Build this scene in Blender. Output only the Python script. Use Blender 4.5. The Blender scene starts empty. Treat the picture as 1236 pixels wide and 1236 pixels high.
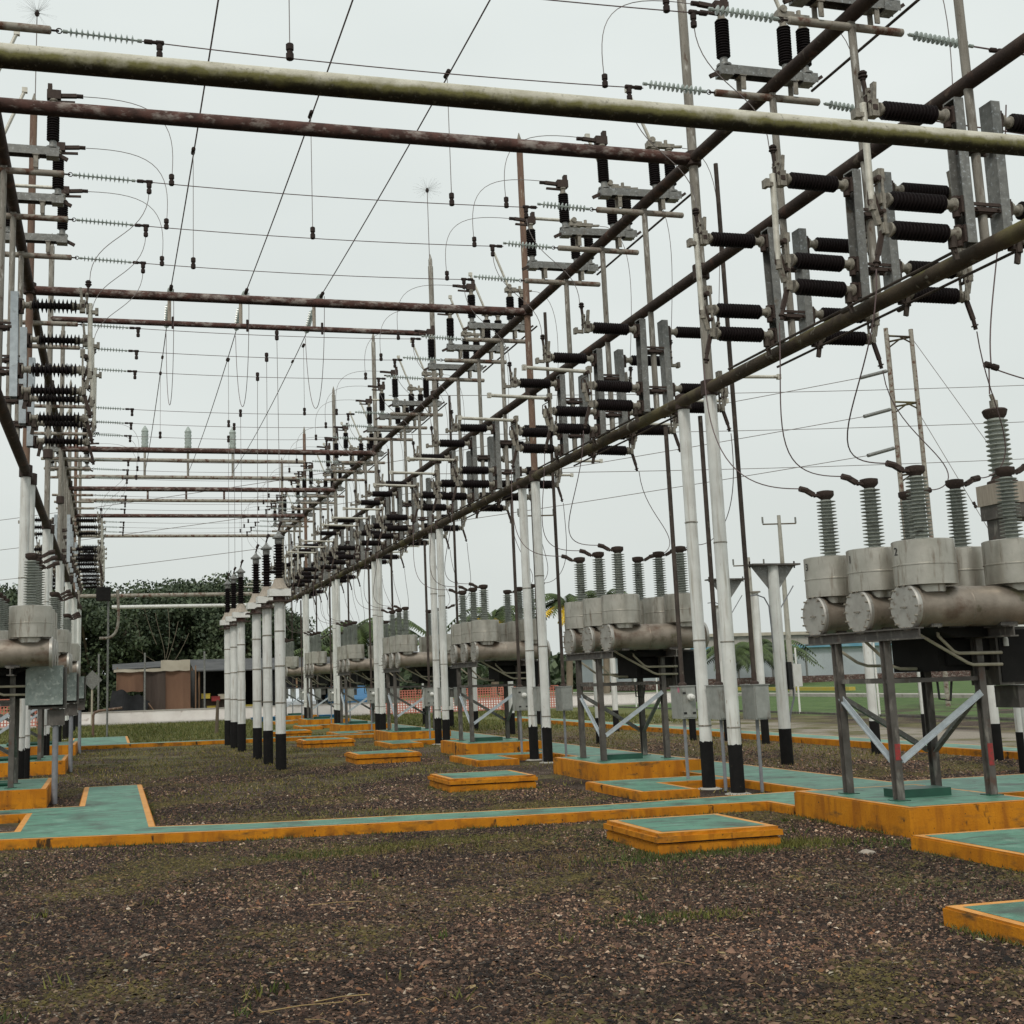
import bpy, bmesh, math, random
import numpy as np
from mathutils import Vector, Matrix
R = math.radians
random.seed(7); rng = np.random.default_rng(11)
SC = bpy.context.scene
COL = SC.collection

# ------------------------------------------------------------------ camera
EYE = 1.6
F, CX, CY, IW = 1486.195, 511.061, 572.396, 1236.0
yaw, pitch, roll = R(14.339), R(9.509), R(-1.823)
fw = Vector((math.sin(yaw)*math.cos(pitch), math.cos(yaw)*math.cos(pitch), math.sin(pitch)))
rt = Vector((math.cos(yaw), -math.sin(yaw), 0)); up = rt.cross(fw)
rt2 = rt*math.cos(roll)+up*math.sin(roll); up2 = -rt*math.sin(roll)+up*math.cos(roll)
cam = bpy.data.cameras.new('camera'); co = bpy.data.objects.new('camera', cam); COL.objects.link(co)
co.matrix_world = Matrix(((rt2.x, up2.x, -fw.x, 0), (rt2.y, up2.y, -fw.y, 0), (rt2.z, up2.z, -fw.z, EYE), (0, 0, 0, 1)))
cam.sensor_width = 36; cam.lens = F/IW*36
cam.shift_x = (IW/2-CX)/IW; cam.shift_y = (CY-IW/2)/IW
cam.clip_start = 0.05; cam.clip_end = 3000
SC.camera = co

# ------------------------------------------------------------------ sky, sun, exposure
SUN_EL, SUN_AZ = R(48), R(208)          # thin overcast, high sun behind the camera's left shoulder
w = bpy.data.worlds.new('World'); SC.world = w; w.use_nodes = True
nt = w.node_tree; nt.nodes.clear()
out = nt.nodes.new('ShaderNodeOutputWorld'); bg = nt.nodes.new('ShaderNodeBackground')
sky = nt.nodes.new('ShaderNodeTexSky'); sky.sky_type = 'NISHITA'; sky.sun_disc = False
sky.sun_elevation = SUN_EL; sky.sun_rotation = SUN_AZ; sky.dust_density = 6; sky.air_density = 1.5
tc = nt.nodes.new('ShaderNodeTexCoord'); nz = nt.nodes.new('ShaderNodeTexNoise')
mp = nt.nodes.new('ShaderNodeMapping'); mp.inputs['Scale'].default_value = (1, 1, 2.5)
nz.inputs['Scale'].default_value = 1.6; nz.inputs['Detail'].default_value = 4; nz.inputs['Roughness'].default_value = .5
cr = nt.nodes.new('ShaderNodeValToRGB')
cr.color_ramp.elements[0].position = .25; cr.color_ramp.elements[0].color = (6.45, 6.95, 6.72, 1)
cr.color_ramp.elements[1].position = .75; cr.color_ramp.elements[1].color = (7.85, 8.28, 8.02, 1)
mx = nt.nodes.new('ShaderNodeMix'); mx.data_type = 'RGBA'; mx.inputs[0].default_value = .93
L = nt.links.new
L(tc.outputs['Generated'], mp.inputs['Vector']); L(mp.outputs[0], nz.inputs['Vector']); L(nz.outputs['Fac'], cr.inputs[0])
sx_ = nt.nodes.new('ShaderNodeSeparateXYZ'); L(tc.outputs['Generated'], sx_.inputs[0])
mr_ = nt.nodes.new('ShaderNodeMapRange'); mr_.interpolation_type = 'SMOOTHSTEP'; mr_.inputs[1].default_value = 0; mr_.inputs[2].default_value = 1; mr_.inputs[3].default_value = .93; mr_.inputs[4].default_value = 1.22; L(sx_.outputs['Z'], mr_.inputs[0])
vm_ = nt.nodes.new('ShaderNodeVectorMath'); vm_.operation = 'SCALE'; L(cr.outputs[0], vm_.inputs[0]); L(mr_.outputs[0], vm_.inputs['Scale'])
L(sky.outputs[0], mx.inputs[6]); L(vm_.outputs[0], mx.inputs[7]); L(mx.outputs[2], bg.inputs['Color'])
bg.inputs['Strength'].default_value = .105
L(bg.outputs[0], out.inputs['Surface'])
sd = bpy.data.lights.new('sun', 'SUN'); sd.energy = 1.5; sd.angle = R(12); sd.color = (1, .945, .86)
so = bpy.data.objects.new('sun', sd); COL.objects.link(so)
sdir = Vector((math.sin(SUN_AZ)*math.cos(SUN_EL), math.cos(SUN_AZ)*math.cos(SUN_EL), math.sin(SUN_EL)))
so.rotation_euler = sdir.to_track_quat('Z', 'Y').to_euler(); so.location = (0, -5, 30)
SC.view_settings.view_transform = 'Standard'; SC.view_settings.look = 'None'
SC.view_settings.exposure = 0; SC.view_settings.gamma = 1; SC.view_settings.use_curve_mapping = False
SC.cycles.max_bounces = 5; SC.cycles.diffuse_bounces = 3; SC.cycles.glossy_bounces = 2
SC.cycles.transparent_max_bounces = 6

# ------------------------------------------------------------------ materials
MATS = {}
def mat(name, base, var=None, scale=6., rough=.6, metal=0., bump=0., bscale=None, layers=(), stretch=(1, 1, 1), coord='pos', detail=5):
    """base colour mixed with var by noise; layers = list of (colour, scale, lo, hi, stretch, up) mixed on top; up: 'top','side',None"""
    m = bpy.data.materials.new(name); m.use_nodes = True; t = m.node_tree; n = t.nodes
    b = n['Principled BSDF']; b.inputs['Roughness'].default_value = rough; b.inputs['Metallic'].default_value = metal
    b.inputs['Specular IOR Level'].default_value = .5 if rough < .7 else .2
    l = t.links.new
    if coord == 'pos':
        g = n.new('ShaderNodeNewGeometry'); P = g.outputs['Position']
    else:
        g = n.new('ShaderNodeTexCoord'); P = g.outputs['Object']
    gn = n.new('ShaderNodeNewGeometry'); sp = n.new('ShaderNodeSeparateXYZ'); l(gn.outputs['Normal'], sp.inputs[0])
    def noise(sc, st, det=detail, ro=.6):
        mpp = n.new('ShaderNodeMapping'); mpp.inputs['Scale'].default_value = st; l(P, mpp.inputs['Vector'])
        q = n.new('ShaderNodeTexNoise'); q.inputs['Scale'].default_value = sc; q.inputs['Detail'].default_value = det
        q.inputs['Roughness'].default_value = ro; l(mpp.outputs[0], q.inputs['Vector']); return q.outputs['Fac']
    def mix(f, a, c):
        q = n.new('ShaderNodeMix'); q.data_type = 'RGBA'; l(f, q.inputs[0])
        if isinstance(a, tuple): q.inputs[6].default_value = (*a, 1)
        else: l(a, q.inputs[6])
        if isinstance(c, tuple): q.inputs[7].default_value = (*c, 1)
        else: l(c, q.inputs[7])
        return q.outputs[2]
    def ramp(f, lo, hi):
        q = n.new('ShaderNodeMapRange'); q.inputs[1].default_value = lo; q.inputs[2].default_value = hi; q.clamp = True; l(f, q.inputs[0]); return q.outputs[0]
    col = mix(ramp(noise(scale, stretch), .35, .65), tuple(base), tuple(var or [c*.75 for c in base]))
    for lay in layers:
        c, sc, lo, hi = lay[:4]; st = lay[4] if len(lay) > 4 else (1, 1, 1); upm = lay[5] if len(lay) > 5 else None
        f = ramp(noise(sc, st), lo, hi)
        if upm:
            nzj = n.new('ShaderNodeMath'); nzj.operation = 'MULTIPLY_ADD'; l(noise(sc*2.2, st), nzj.inputs[0]); nzj.inputs[1].default_value = .9; nzj.inputs[2].default_value = -.45
            zz_ = n.new('ShaderNodeMath'); zz_.operation = 'ADD'; l(sp.outputs['Z'], zz_.inputs[0]); l(nzj.outputs[0], zz_.inputs[1]); ZZ = zz_.outputs[0]
            if upm == 'top': k = ramp(sp.outputs['Z'], .2, .8)
            elif upm == 'below': k = ramp(ZZ, .22, -.16)
            elif upm == 'under': k = ramp(ZZ, -.30, -.60)
            elif upm == 'bottom': k = ramp(ZZ, -.50, -.80)  # underside mask, carries the shade painted into pipe colours
            elif upm[0] == 'zlow':   # height band in world metres
                s2 = n.new('ShaderNodeSeparateXYZ'); l(gn.outputs['Position'], s2.inputs[0]); k = ramp(s2.outputs['Z'], upm[2], upm[1])
            mm = n.new('ShaderNodeMath'); mm.operation = 'MULTIPLY'; l(f, mm.inputs[0]); l(k, mm.inputs[1]); f = mm.outputs[0]
        col = mix(f, col, tuple(c))
    l(col, b.inputs['Base Color'])
    if bump:
        q = n.new('ShaderNodeBump'); q.inputs['Strength'].default_value = bump; q.inputs['Distance'].default_value = .01
        l(noise(bscale or scale*6, (1, 1, 1), 3), q.inputs['Height']); l(q.outputs[0], b.inputs['Normal'])
    MATS[name] = m; return m

mat('algae and shade pipe', (.56, .54, .46), (.40, .38, .30), 5, .75, bump=.4, bscale=60, layers=(
    ((.19, .18, .07), 3.2, .25, .50, (1.2, 1, .6), 'below'), ((.075, .068, .03), 5, .25, .50, (1, 1, 1), 'under'), ((.030, .026, .016), 2.5, .2, .4, (1, 1, 1), 'bottom'),  # algae growth; towards the bottom its dark colours also paint in the shade
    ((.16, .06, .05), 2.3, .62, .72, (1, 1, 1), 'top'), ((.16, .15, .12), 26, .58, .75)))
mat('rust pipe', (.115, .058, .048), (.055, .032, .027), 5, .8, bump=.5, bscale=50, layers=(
    ((.30, .26, .235), 7, .52, .66, (.5, .8, 1)), ((.25, .215, .195), 16, .56, .68, (.5, .5, 1)), ((.035, .022, .02), 3, .2, .45, (1, 1, 1), 'bottom'), ((.05, .03, .025), 12, .6, .75)))  # rust and flaked paint; the bottom layer paints underside shade into it
mat('pale rust pipe', (.36, .34, .29), (.25, .22, .19), 5, .75, bump=.3, bscale=50, layers=(((.13, .07, .05), 6, .5, .64, (1, .5, 1)),))
mat('dark pipe', (.060, .042, .034), (.035, .024, .020), 4, .75, bump=.5, bscale=50, layers=(
    ((.15, .12, .095), 9, .60, .72), ((.10, .055, .04), 3, .56, .7)))
mat('mossy pipe', (.090, .070, .050), (.05, .038, .028), 3, .8, bump=.5, bscale=50, layers=(
    ((.15, .13, .07), .5, .53, .62), ((.13, .12, .04), 2.4, .48, .62, (1, 1, 1), 'top'), ((.26, .24, .20), 6, .60, .70)))
mat('white paint', (.74, .755, .73), (.62, .625, .60), 3, .5, bump=.15, bscale=70, layers=(
    ((.40, .37, .32), 3.5, .53, .75, (6, 6, .35)), ((.30, .22, .16), 14, .66, .78, (2, 2, .6))))
mat('weathered pole', (.30, .28, .245), (.19, .175, .15), 3, .7, bump=.3, bscale=60, stretch=(5, 5, .6), layers=(
    ((.50, .49, .45), 6, .56, .68, (3, 3, .6)), ((.11, .075, .055), 9, .58, .72, (2, 2, .7))))
mat('rusted pole', (.22, .145, .105), (.15, .095, .075), 4, .8, bump=.3, bscale=60, stretch=(3, 3, .6), layers=(
    ((.38, .34, .28), 6, .58, .68, (3, 3, .6)),))
mat('black base paint', (.007, .007, .007), (.012, .011, .011), 8, .8, bump=.3, bscale=60, layers=(((.09, .07, .05), 14, .68, .8),))
mat('galvanized', (.235, .235, .22), (.15, .15, .142), 14, .5, .35, bump=.1, bscale=120, layers=(((.40, .43, .44), 30, .58, .7), ((.16, .13, .10), 5, .64, .75)))
mat('galvanized bright', (.46, .51, .54), (.36, .40, .43), 12, .45, .2, layers=(((.24, .25, .25), 8, .62, .75),))
mat('brown porcelain', (.012, .0075, .008), (.008, .005, .0055), 10, .70)
mat('grey porcelain', (.36, .385, .35), (.27, .29, .26), 12, .35, layers=(((.07, .065, .055), 7, .58, .72),))
mat('cast metal', (.31, .285, .235), (.17, .155, .13), 20, .6, .1, layers=(((.09, .06, .045), 16, .6, .72),))
mat('dark cast', (.07, .05, .042), (.045, .032, .028), 20, .7, layers=(((.16, .12, .10), 20, .62, .75),))
mat('blade tube', (.62, .60, .53), (.47, .45, .385), 10, .45, .2, layers=(((.25, .21, .16), 14, .6, .75),))
mat('tank paint', (.34, .29, .24), (.22, .185, .15), 4, .45, .5, bump=.2, bscale=50, layers=(
    ((.12, .07, .045), 2.2, .54, .72, (1, 1, 1.5)), ((.085, .08, .035), 4, .60, .74)))
mat('turret paint', (.54, .515, .46), (.42, .40, .35), 4, .36, .75, bump=.1, bscale=50, layers=(((.20, .15, .11), 5, .54, .75, (3, 3, .5)),))
mat('cap paint', (.50, .485, .45), (.40, .38, .35), 6, .40, .6, layers=(((.20, .15, .11), 9, .58, .72),))
mat('breaker frame', (.115, .105, .095), (.070, .063, .056), 6, .65, .1, bump=.1, bscale=50, layers=(((.24, .225, .20), 10, .56, .70, (1, 1, .3)), ((.10, .055, .04), 4, .60, .72),))
mat('dark housing', (.020, .019, .018), (.013, .012, .012), 5, .8)
mat('conduit', (.46, .42, .32), (.36, .33, .25), 10, .6)
mat('grey conduit', (.23, .24, .26), (.17, .18, .2), 10, .6)
mat('box metal', (.42, .43, .41), (.32, .33, .31), 9, .45, .4, layers=(((.17, .13, .10), 4, .56, .75, (2, 2, .7)),))
mat('mottled box', (.34, .39, .37), (.22, .26, .24), 9, .5, .15, layers=(((.46, .50, .47), 14, .54, .62),), coord='obj')
mat('rod steel', (.085, .068, .058), (.05, .04, .034), 6, .75, layers=(((.20, .17, .14), 12, .6, .72, (1, 1, .4)),))
mat('orange paint', (.57, .225, .012), (.45, .165, .009), 3, .75, bump=.4, bscale=40, layers=(
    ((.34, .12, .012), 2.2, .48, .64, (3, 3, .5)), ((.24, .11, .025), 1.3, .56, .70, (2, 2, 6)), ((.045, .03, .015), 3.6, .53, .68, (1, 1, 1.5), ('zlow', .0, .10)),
    ((.05, .030, .014), 1.7, .625, .67, (2.2, 2.2, .8)), ((.10, .055, .02), 2.6, .63, .72, (1, 1, 3)), ((.035, .028, .016), 24, .66, .70)))
mat('orange edge', (.68, .315, .075), (.56, .235, .04), 5, .6, bump=.3, bscale=40, layers=(((.10, .07, .04), 9, .62, .74),))  # lighter copy of the orange paint, light on the tops put into its colour
mat('green paint', (.105, .265, .185), (.075, .195, .140), 1.4, .55, bump=.3, bscale=60, layers=(
    ((.19, .33, .255), 5, .54, .75), ((.045, .06, .045), 1.8, .52, .72), ((.06, .085, .07), 5, .56, .66, (.4, 2, 1)), ((.02, .025, .02), 7.5, .665, .68)))
mat('dark green paint', (.018, .085, .055), (.013, .06, .04), 4, .45)
mat('concrete', (.40, .38, .34), (.33, .31, .28), 3, .85, bump=.3, bscale=40, layers=(((.16, .14, .11), 2, .55, .75),))
mat('white wall', (.80, .77, .74), (.68, .64, .61), 1.2, .8, layers=(((.35, .28, .24), 2.5, .60, .75),))
mat('wire', (.15, .10, .10), (.11, .075, .075), 10, .6)
mat('dropper wire', (.22, .19, .185), (.17, .15, .145), 10, .6)
mat('glass disc', (.38, .43, .405), (.28, .325, .30), 8, .2, layers=(((.10, .10, .09), 12, .6, .7),))
mat('clamp', (.045, .032, .029), (.028, .02, .018), 10, .8)
mat('red mark', (.38, .04, .045), (.18, .06, .05), 30, .7)
mat('sticker', (.55, .18, .26), (.5, .2, .25), 20, .6)
mat('black mark', (.01, .01, .01), (.02, .02, .02), 9, .6)
mat('white plastic', (.75, .75, .73), (.66, .66, .62), 9, .5)
mat('tan box', (.40, .35, .29), (.30, .26, .22), 5, .7, stretch=(6, 6, .5))
mat('bark', (.16, .13, .095), (.10, .08, .06), 2, .9, bump=.5, bscale=10)
mat('pale bark', (.17, .15, .11), (.12, .10, .075), 2, .9)
mat('palm trunk', (.28, .22, .17), (.2, .16, .12), 2, .9)
mat('tarp grey', (.105, .105, .105), (.06, .062, .065), .8, .9, bump=.4, bscale=3)
mat('tarp black', (.012, .012, .013), (.022, .023, .025), 1.2, .85, bump=.8, bscale=3)
mat('tarp white', (.48, .44, .36), (.38, .34, .27), 1, .7)
mat('brown cloth', (.20, .115, .075), (.14, .08, .055), .9, .85, stretch=(1, 1, .3))
mat('dark cloth', (.085, .065, .055), (.055, .042, .036), 1, .85, stretch=(3, 1, .3))
mat('wood', (.30, .19, .12), (.2, .12, .075), 3, .8, stretch=(4, 4, .5))
mat('warehouse blue', (.42, .46, .49), (.34, .37, .40), .4, .7, layers=(((.16, .13, .12), 1.2, .62, .75, (2, 2, .4)),))
mat('roof trim', (.20, .33, .40), (.1, .26, .36), 1, .6)
mat('orange mesh', (.55, .20, .15), (.45, .16, .12), 3, .7)
mat('yellow', (.45, .36, .07), (.5, .36, .03), 3, .6)
mat('car blue', (.05, .16, .30), (.04, .13, .26), 3, .3)
mat('car white', (.6, .63, .66), (.5, .53, .56), 3, .3)
mat('glass dark', (.03, .035, .04), (.02, .02, .025), 3, .1)
mat('red plastic', (.30, .03, .03), (.2, .02, .02), 5, .5)
mat('blue plastic', (.03, .16, .33), (.02, .12, .26), 5, .5)

def attr_mat(name, rough=.8, trans=0.):
    m = bpy.data.materials.new(name); m.use_nodes = True; n = m.node_tree.nodes; b = n['Principled BSDF']
    a = n.new('ShaderNodeAttribute'); a.attribute_name = 'tint'; m.node_tree.links.new(a.outputs['Color'], b.inputs['Base Color'])
    b.inputs['Roughness'].default_value = rough; b.inputs['Specular IOR Level'].default_value = .3
    MATS[name] = m; return m
attr_mat('leaves', .6); attr_mat('pebbles', .75); attr_mat('grass blades', .7)

# ------------------------------------------------------------------ mesh builder
class MB:
    def __init__(s): s.v = []; s.f = []; s.sm = []
    def add(s, v, f, smooth=False):
        o = len(s.v); s.v += [tuple(p) for p in v]; s.f += [tuple(i+o for i in q) for q in f]; s.sm += [smooth]*len(f); return s
    def box(s, x0, x1, y0, y1, z0, z1):
        v = [(x, y, z) for z in (z0, z1) for y in (y0, y1) for x in (x0, x1)]
        return s.add(v, [(0, 2, 3, 1), (4, 5, 7, 6), (0, 1, 5, 4), (2, 6, 7, 3), (0, 4, 6, 2), (1, 3, 7, 5)])
    def bar(s, a, b, wx, wy, upv=(0, 0, 1)):
        a = Vector(a); b = Vector(b); d = (b-a).normalized(); u = Vector(upv)
        if abs(d.dot(u)) > .98: u = Vector((0, 1, 0))
        x = d.cross(u).normalized()*wx/2; y = x.cross(d).normalized()*wy/2
        v = [p+sx*x+sy*y for p in (a, b) for sx, sy in ((-1, -1), (1, -1), (1, 1), (-1, 1))]
        return s.add(v, [(3, 2, 1, 0), (4, 5, 6, 7), (0, 1, 5, 4), (1, 2, 6, 5), (2, 3, 7, 6), (3, 0, 4, 7)])
    def cyl(s, a, b, r0, r1=None, n=12, caps=True):
        r1 = r0 if r1 is None else r1
        return s.lathe(a, b, [(0, r0), (1, r1)], n, caps, frac=True)
    def lathe(s, a, b, prof, n=14, caps=True, frac=False, smooth=True):
        a = Vector(a); b = Vector(b); Ln = (b-a).length; d = (b-a)/Ln
        h = Vector((0, 0, 1)) if abs(d.z) < .9 else Vector((1, 0, 0))
        x = d.cross(h).normalized(); y = d.cross(x)
        v = []; f = []
        for t, r in prof:
            c = a+d*(t*Ln if frac else t)
            v += [c+(x*math.cos(2*math.pi*i/n)+y*math.sin(2*math.pi*i/n))*r for i in range(n)]
        m = len(prof)
        for j in range(m-1):
            for i in range(n):
                k = (i+1) % n; f.append((j*n+i, (j+1)*n+i, (j+1)*n+k, j*n+k))
        s.add(v, f, smooth)
        if caps:
            s.add([v[i] for i in range(n)], [tuple(range(n))]); s.add([v[(m-1)*n+i] for i in range(n)], [tuple(reversed(range(n)))])
        return s
    def tube(s, pts, r, n=6):
        P = [Vector(p) for p in pts]; m = len(P); v = []; f = []
        px = None
        for j in range(m):
            d = (P[min(j+1, m-1)]-P[max(j-1, 0)]).normalized()
            if px is None:
                h = Vector((0, 0, 1)) if abs(d.z) < .9 else Vector((1, 0, 0)); px = d.cross(h).normalized()
            else: px = (px-d*px.dot(d)).normalized()
            py = d.cross(px)
            v += [P[j]+(px*math.cos(2*math.pi*i/n)+py*math.sin(2*math.pi*i/n))*r for i in range(n)]
        for j in range(m-1):
            for i in range(n):
                k = (i+1) % n; f.append((j*n+i, j*n+k, (j+1)*n+k, (j+1)*n+i))
        f += [tuple(reversed(range(n))), tuple((m-1)*n+i for i in range(n))]
        return s.add(v, f, True)
    def mesh(s, name, material):
        me = bpy.data.meshes.new(name); me.from_pydata(s.v, [], s.f); me.polygons.foreach_set('use_smooth', s.sm)
        me.materials.append(MATS[material]); me.update()
        if any(s.sm): me.set_sharp_from_angle(angle=R(38))
        return me

def sheds(L, n, rc, rs, taper=1.0, thick=.35):
    """profile of an insulator of length L with n sheds"""
    p = [(0, rc)]
    for i in range(n):
        t = L*(i+.15)/n; st = L/n; k = 1+(taper-1)*(i/n)
        p += [(t, rc*k), (t+st*.30, rs*k), (t+st*(.30+thick*.5), rs*k), (t+st*.62, rc*k)]
    p.append((L, rc*taper)); return p

def tag(o, label=None, cat=None, group=None, kind=None):
    if label: o['label'] = label
    if cat: o['category'] = cat
    if group: o['group'] = group
    if kind: o['kind'] = kind
    return o
def empty(name, loc=(0, 0, 0), rz=0, label=None, cat=None, group=None):
    o = bpy.data.objects.new(name, None); COL.objects.link(o); o.location = loc; o.rotation_euler = (0, 0, rz); o.empty_display_size = .2
    return tag(o, label, cat, group)
def part(name, me, parent=None, loc=(0, 0, 0), rot=(0, 0, 0), label=None):
    o = bpy.data.objects.new(name, me); COL.objects.link(o); o.parent = parent; o.location = loc; o.rotation_euler = rot
    if label: o['label'] = label
    return o
def copy_tree(o, parent=None):
    c = o.copy(); COL.objects.link(c); c.parent = parent
    for k in ('label', 'group'):
        if parent is None and k in c: del c[k]
    for ch in o.children: copy_tree(ch, c)
    return c
ORD = ('first second third fourth fifth sixth seventh eighth ninth tenth eleventh twelfth thirteenth fourteenth fifteenth sixteenth '
       'seventeenth eighteenth nineteenth twentieth twenty-first twenty-second twenty-third twenty-fourth').split()

# ------------------------------------------------------------------ layout
PITCH = 7.35
XR, XL = 8.0, -1.5
ZA, ZB, ZC = 8.83, 7.15, 5.47
POLES = [7.8+PITCH*k for k in range(8)]
COLS = [POLES[k]+d for k in range(7) for d in (1.7, 3.42, 5.15)]
ROWNAME = {XR: 'right', XL: 'left'}

# ------------------------------------------------------------------ ground
def ground_material():
    m = bpy.data.materials.new('gravel ground'); m.use_nodes = True; t = m.node_tree; n = t.nodes; l = t.links.new
    b = n['Principled BSDF']; b.inputs['Roughness'].default_value = .9; b.inputs['Specular IOR Level'].default_value = .2
    g = n.new('ShaderNodeNewGeometry'); P = g.outputs['Position']; sep = n.new('ShaderNodeSeparateXYZ'); l(P, sep.inputs[0])
    def noise(sc, det=4, ro=.6):
        q = n.new('ShaderNodeTexNoise'); q.inputs['Scale'].default_value = sc; q.inputs['Detail'].default_value = det; q.inputs['Roughness'].default_value = ro; l(P, q.inputs['Vector']); return q.outputs['Fac']
    def vor(sc):
        q = n.new('ShaderNodeTexVoronoi'); q.inputs['Scale'].default_value = sc; l(P, q.inputs['Vector']); return q
    def mr(f, lo, hi):
        q = n.new('ShaderNodeMapRange'); q.inputs[1].default_value = lo; q.inputs[2].default_value = hi; l(f, q.inputs[0]); return q.outputs[0]
    def mix(f, a, c):
        q = n.new('ShaderNodeMix'); q.data_type = 'RGBA'; l(f, q.inputs[0]); 
        for s_, i in ((a, 6), (c, 7)):
            if isinstance(s_, tuple): q.inputs[i].default_value = (*s_, 1)
            else: l(s_, q.inputs[i])
        return q.outputs[2]
    def math_(op, a, c):
        q = n.new('ShaderNodeMath'); q.operation = op
        for s_, i in ((a, 0), (c, 1)):
            if isinstance(s_, (int, float)): q.inputs[i].default_value = s_
            else: l(s_, q.inputs[i])
        q.use_clamp = True; return q.outputs[0]
    v = vor(52); sx = n.new('ShaderNodeSeparateXYZ'); l(v.outputs['Color'], sx.inputs[0])
    cr = n.new('ShaderNodeValToRGB'); e = cr.color_ramp.elements
    e[0].position = 0; e[0].color = (.018, .011, .008, 1); e[1].position = 1; e[1].color = (.42, .38, .33, 1)
    for p_, c_ in ((.35, (.055, .034, .025, 1)), (.6, (.10, .063, .045, 1)), (.8, (.155, .10, .07, 1)), (.93, (.23, .175, .13, 1))):
        x = e.new(p_); x.color = c_
    l(sx.outputs[0], cr.inputs[0])
    stones = mix(mr(noise(.8), .35, .65), cr.outputs[0], mix(mr(noise(30), .3, .7), (.009, .006, .0045), (.040, .026, .018)))
    grass = mix(mr(noise(35, 6, .75), .3, .7), (.040, .044, .014), (.145, .135, .042))
    dry = mix(mr(noise(28, 6, .75), .3, .7), (.085, .068, .040), (.24, .20, .115))
    # patches of grass: scarce near, more with distance, green beyond x=18
    far = mr(sep.outputs['Y'], 15, 36)
    pat = math_('ADD', noise(.55, 6, .65), math_('MULTIPLY', far, .12))
    fg = mr(pat, .55, .67)
    side = mr(math_('ADD', sep.outputs['X'], 0), 0, 1)
    xr = mr(math_('ADD', sep.outputs['X'], math_('MULTIPLY', noise(1.2), 2.0)), 19.0, 20.6)
    fg = math_('MAXIMUM', fg, xr)
    back = mr(sep.outputs['Y'], 38, 44); fg = math_('MAXIMUM', fg, back)
    gd = mix(mr(noise(.9, 5), .42, .62), grass, dry)
    gd = mix(math_('MULTIPLY', mr(sep.outputs['Y'], 36, 42), .75), gd, mix(mr(noise(1.6, 8, .75), .35, .65), (.075, .095, .022), (.17, .175, .055)))
    lush = mix(mr(noise(1.1, 9, .8), .38, .62), (.050, .098, .026), (.115, .175, .055))
    lz = mr(sep.outputs['X'], 22.8, 24.2)
    gd = mix(lz, gd, lush)
    # light gravel strip beyond the far walkway
    st = math_('MULTIPLY', mr(sep.outputs['X'], 15.2, 15.5), mr(sep.outputs['X'], 20.5, 19.5))
    base = mix(st, stones, mix(mr(noise(40), .35, .65), (.17, .145, .115), (.36, .32, .27)))
    brown = math_('MULTIPLY', mr(sep.outputs['X'], 9.9, 10.2), mr(sep.outputs['X'], 15.0, 14.6))
    base = mix(math_('MULTIPLY', brown, .7), base, mix(mr(noise(38), .35, .65), (.08, .05, .03), (.24, .165, .11)))
    l(mix(fg, base, gd), b.inputs['Base Color'])
    bp = n.new('ShaderNodeBump'); bp.inputs['Strength'].default_value = 1.; bp.inputs['Distance'].default_value = .02
    hh = math_('ADD', math_('MULTIPLY', v.outputs['Distance'], 1.0), noise(25, 5)); l(hh, bp.inputs['Height']); l(bp.outputs[0], b.inputs['Normal'])
    MATS['ground'] = m
ground_material()
def ground_z(x, y):   # gentle unevenness near the camera
    return .012*np.sin(x*1.3+y*.7)+.010*np.sin(y*1.9-x*.6)
def make_ground():
    xs = np.concatenate([[-900, -200, -60, -20], np.arange(-8, 20.01, .5), [24, 28, 34, 60, 200, 900]])
    ys = np.concatenate([[-60, -20, -5], np.arange(0, 62.01, .5), [70, 90, 140, 300, 1200]])
    X, Y = np.meshgrid(xs, ys); Z = np.where((Y < 12.5) & (Y > 0), ground_z(X, Y)*np.clip((12.6-Y)/1.5, 0, 1), 0)
    # grass bank beyond the fence on the right
    Z = Z+np.clip((X-27)/25, 0, 1)*.5*(Y > 5)*(X < 300)
    v = np.stack([X, Y, Z], -1).reshape(-1, 3); ny, nx = X.shape
    f = [(j*nx+i, j*nx+i+1, (j+1)*nx+i+1, (j+1)*nx+i) for j in range(ny-1) for i in range(nx-1)]
    me = bpy.data.meshes.new('ground'); me.from_pydata(v.tolist(), [], f); me.materials.append(MATS['ground'])
    me.polygons.foreach_set('use_smooth', [True]*len(f))
    tag(part('ground', me), 'dark brown gravel ground of the yard with patches of grass', kind='structure')
make_ground()

def tint_mesh(name, V, Fc, cols_per_vert, material, smooth=False):
    me = bpy.data.meshes.new(name); nv = len(V); nf = len(Fc); k = Fc.shape[1]
    me.vertices.add(nv); me.vertices.foreach_set('co', V.astype(np.float32).ravel())
    me.loops.add(nf*k); me.loops.foreach_set('vertex_index', Fc.astype(np.int32).ravel())
    me.polygons.add(nf); me.polygons.foreach_set('loop_start', np.arange(0, nf*k, k, dtype=np.int32)); me.polygons.foreach_set('loop_total', np.full(nf, k, np.int32))
    me.update(calc_edges=True)
    ca = me.color_attributes.new('tint', 'FLOAT_COLOR', 'POINT')
    ca.data.foreach_set('color', np.concatenate([cols_per_vert, np.ones((nv, 1))], 1).astype(np.float32).ravel())
    me.materials.append(MATS[material]); return me

CAMK = math.tan(R(14.3))
def in_view(x, y, margin=.3):
    return (x > -.075*y-.45-margin) & (x < .81*y+.3+margin)

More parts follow.
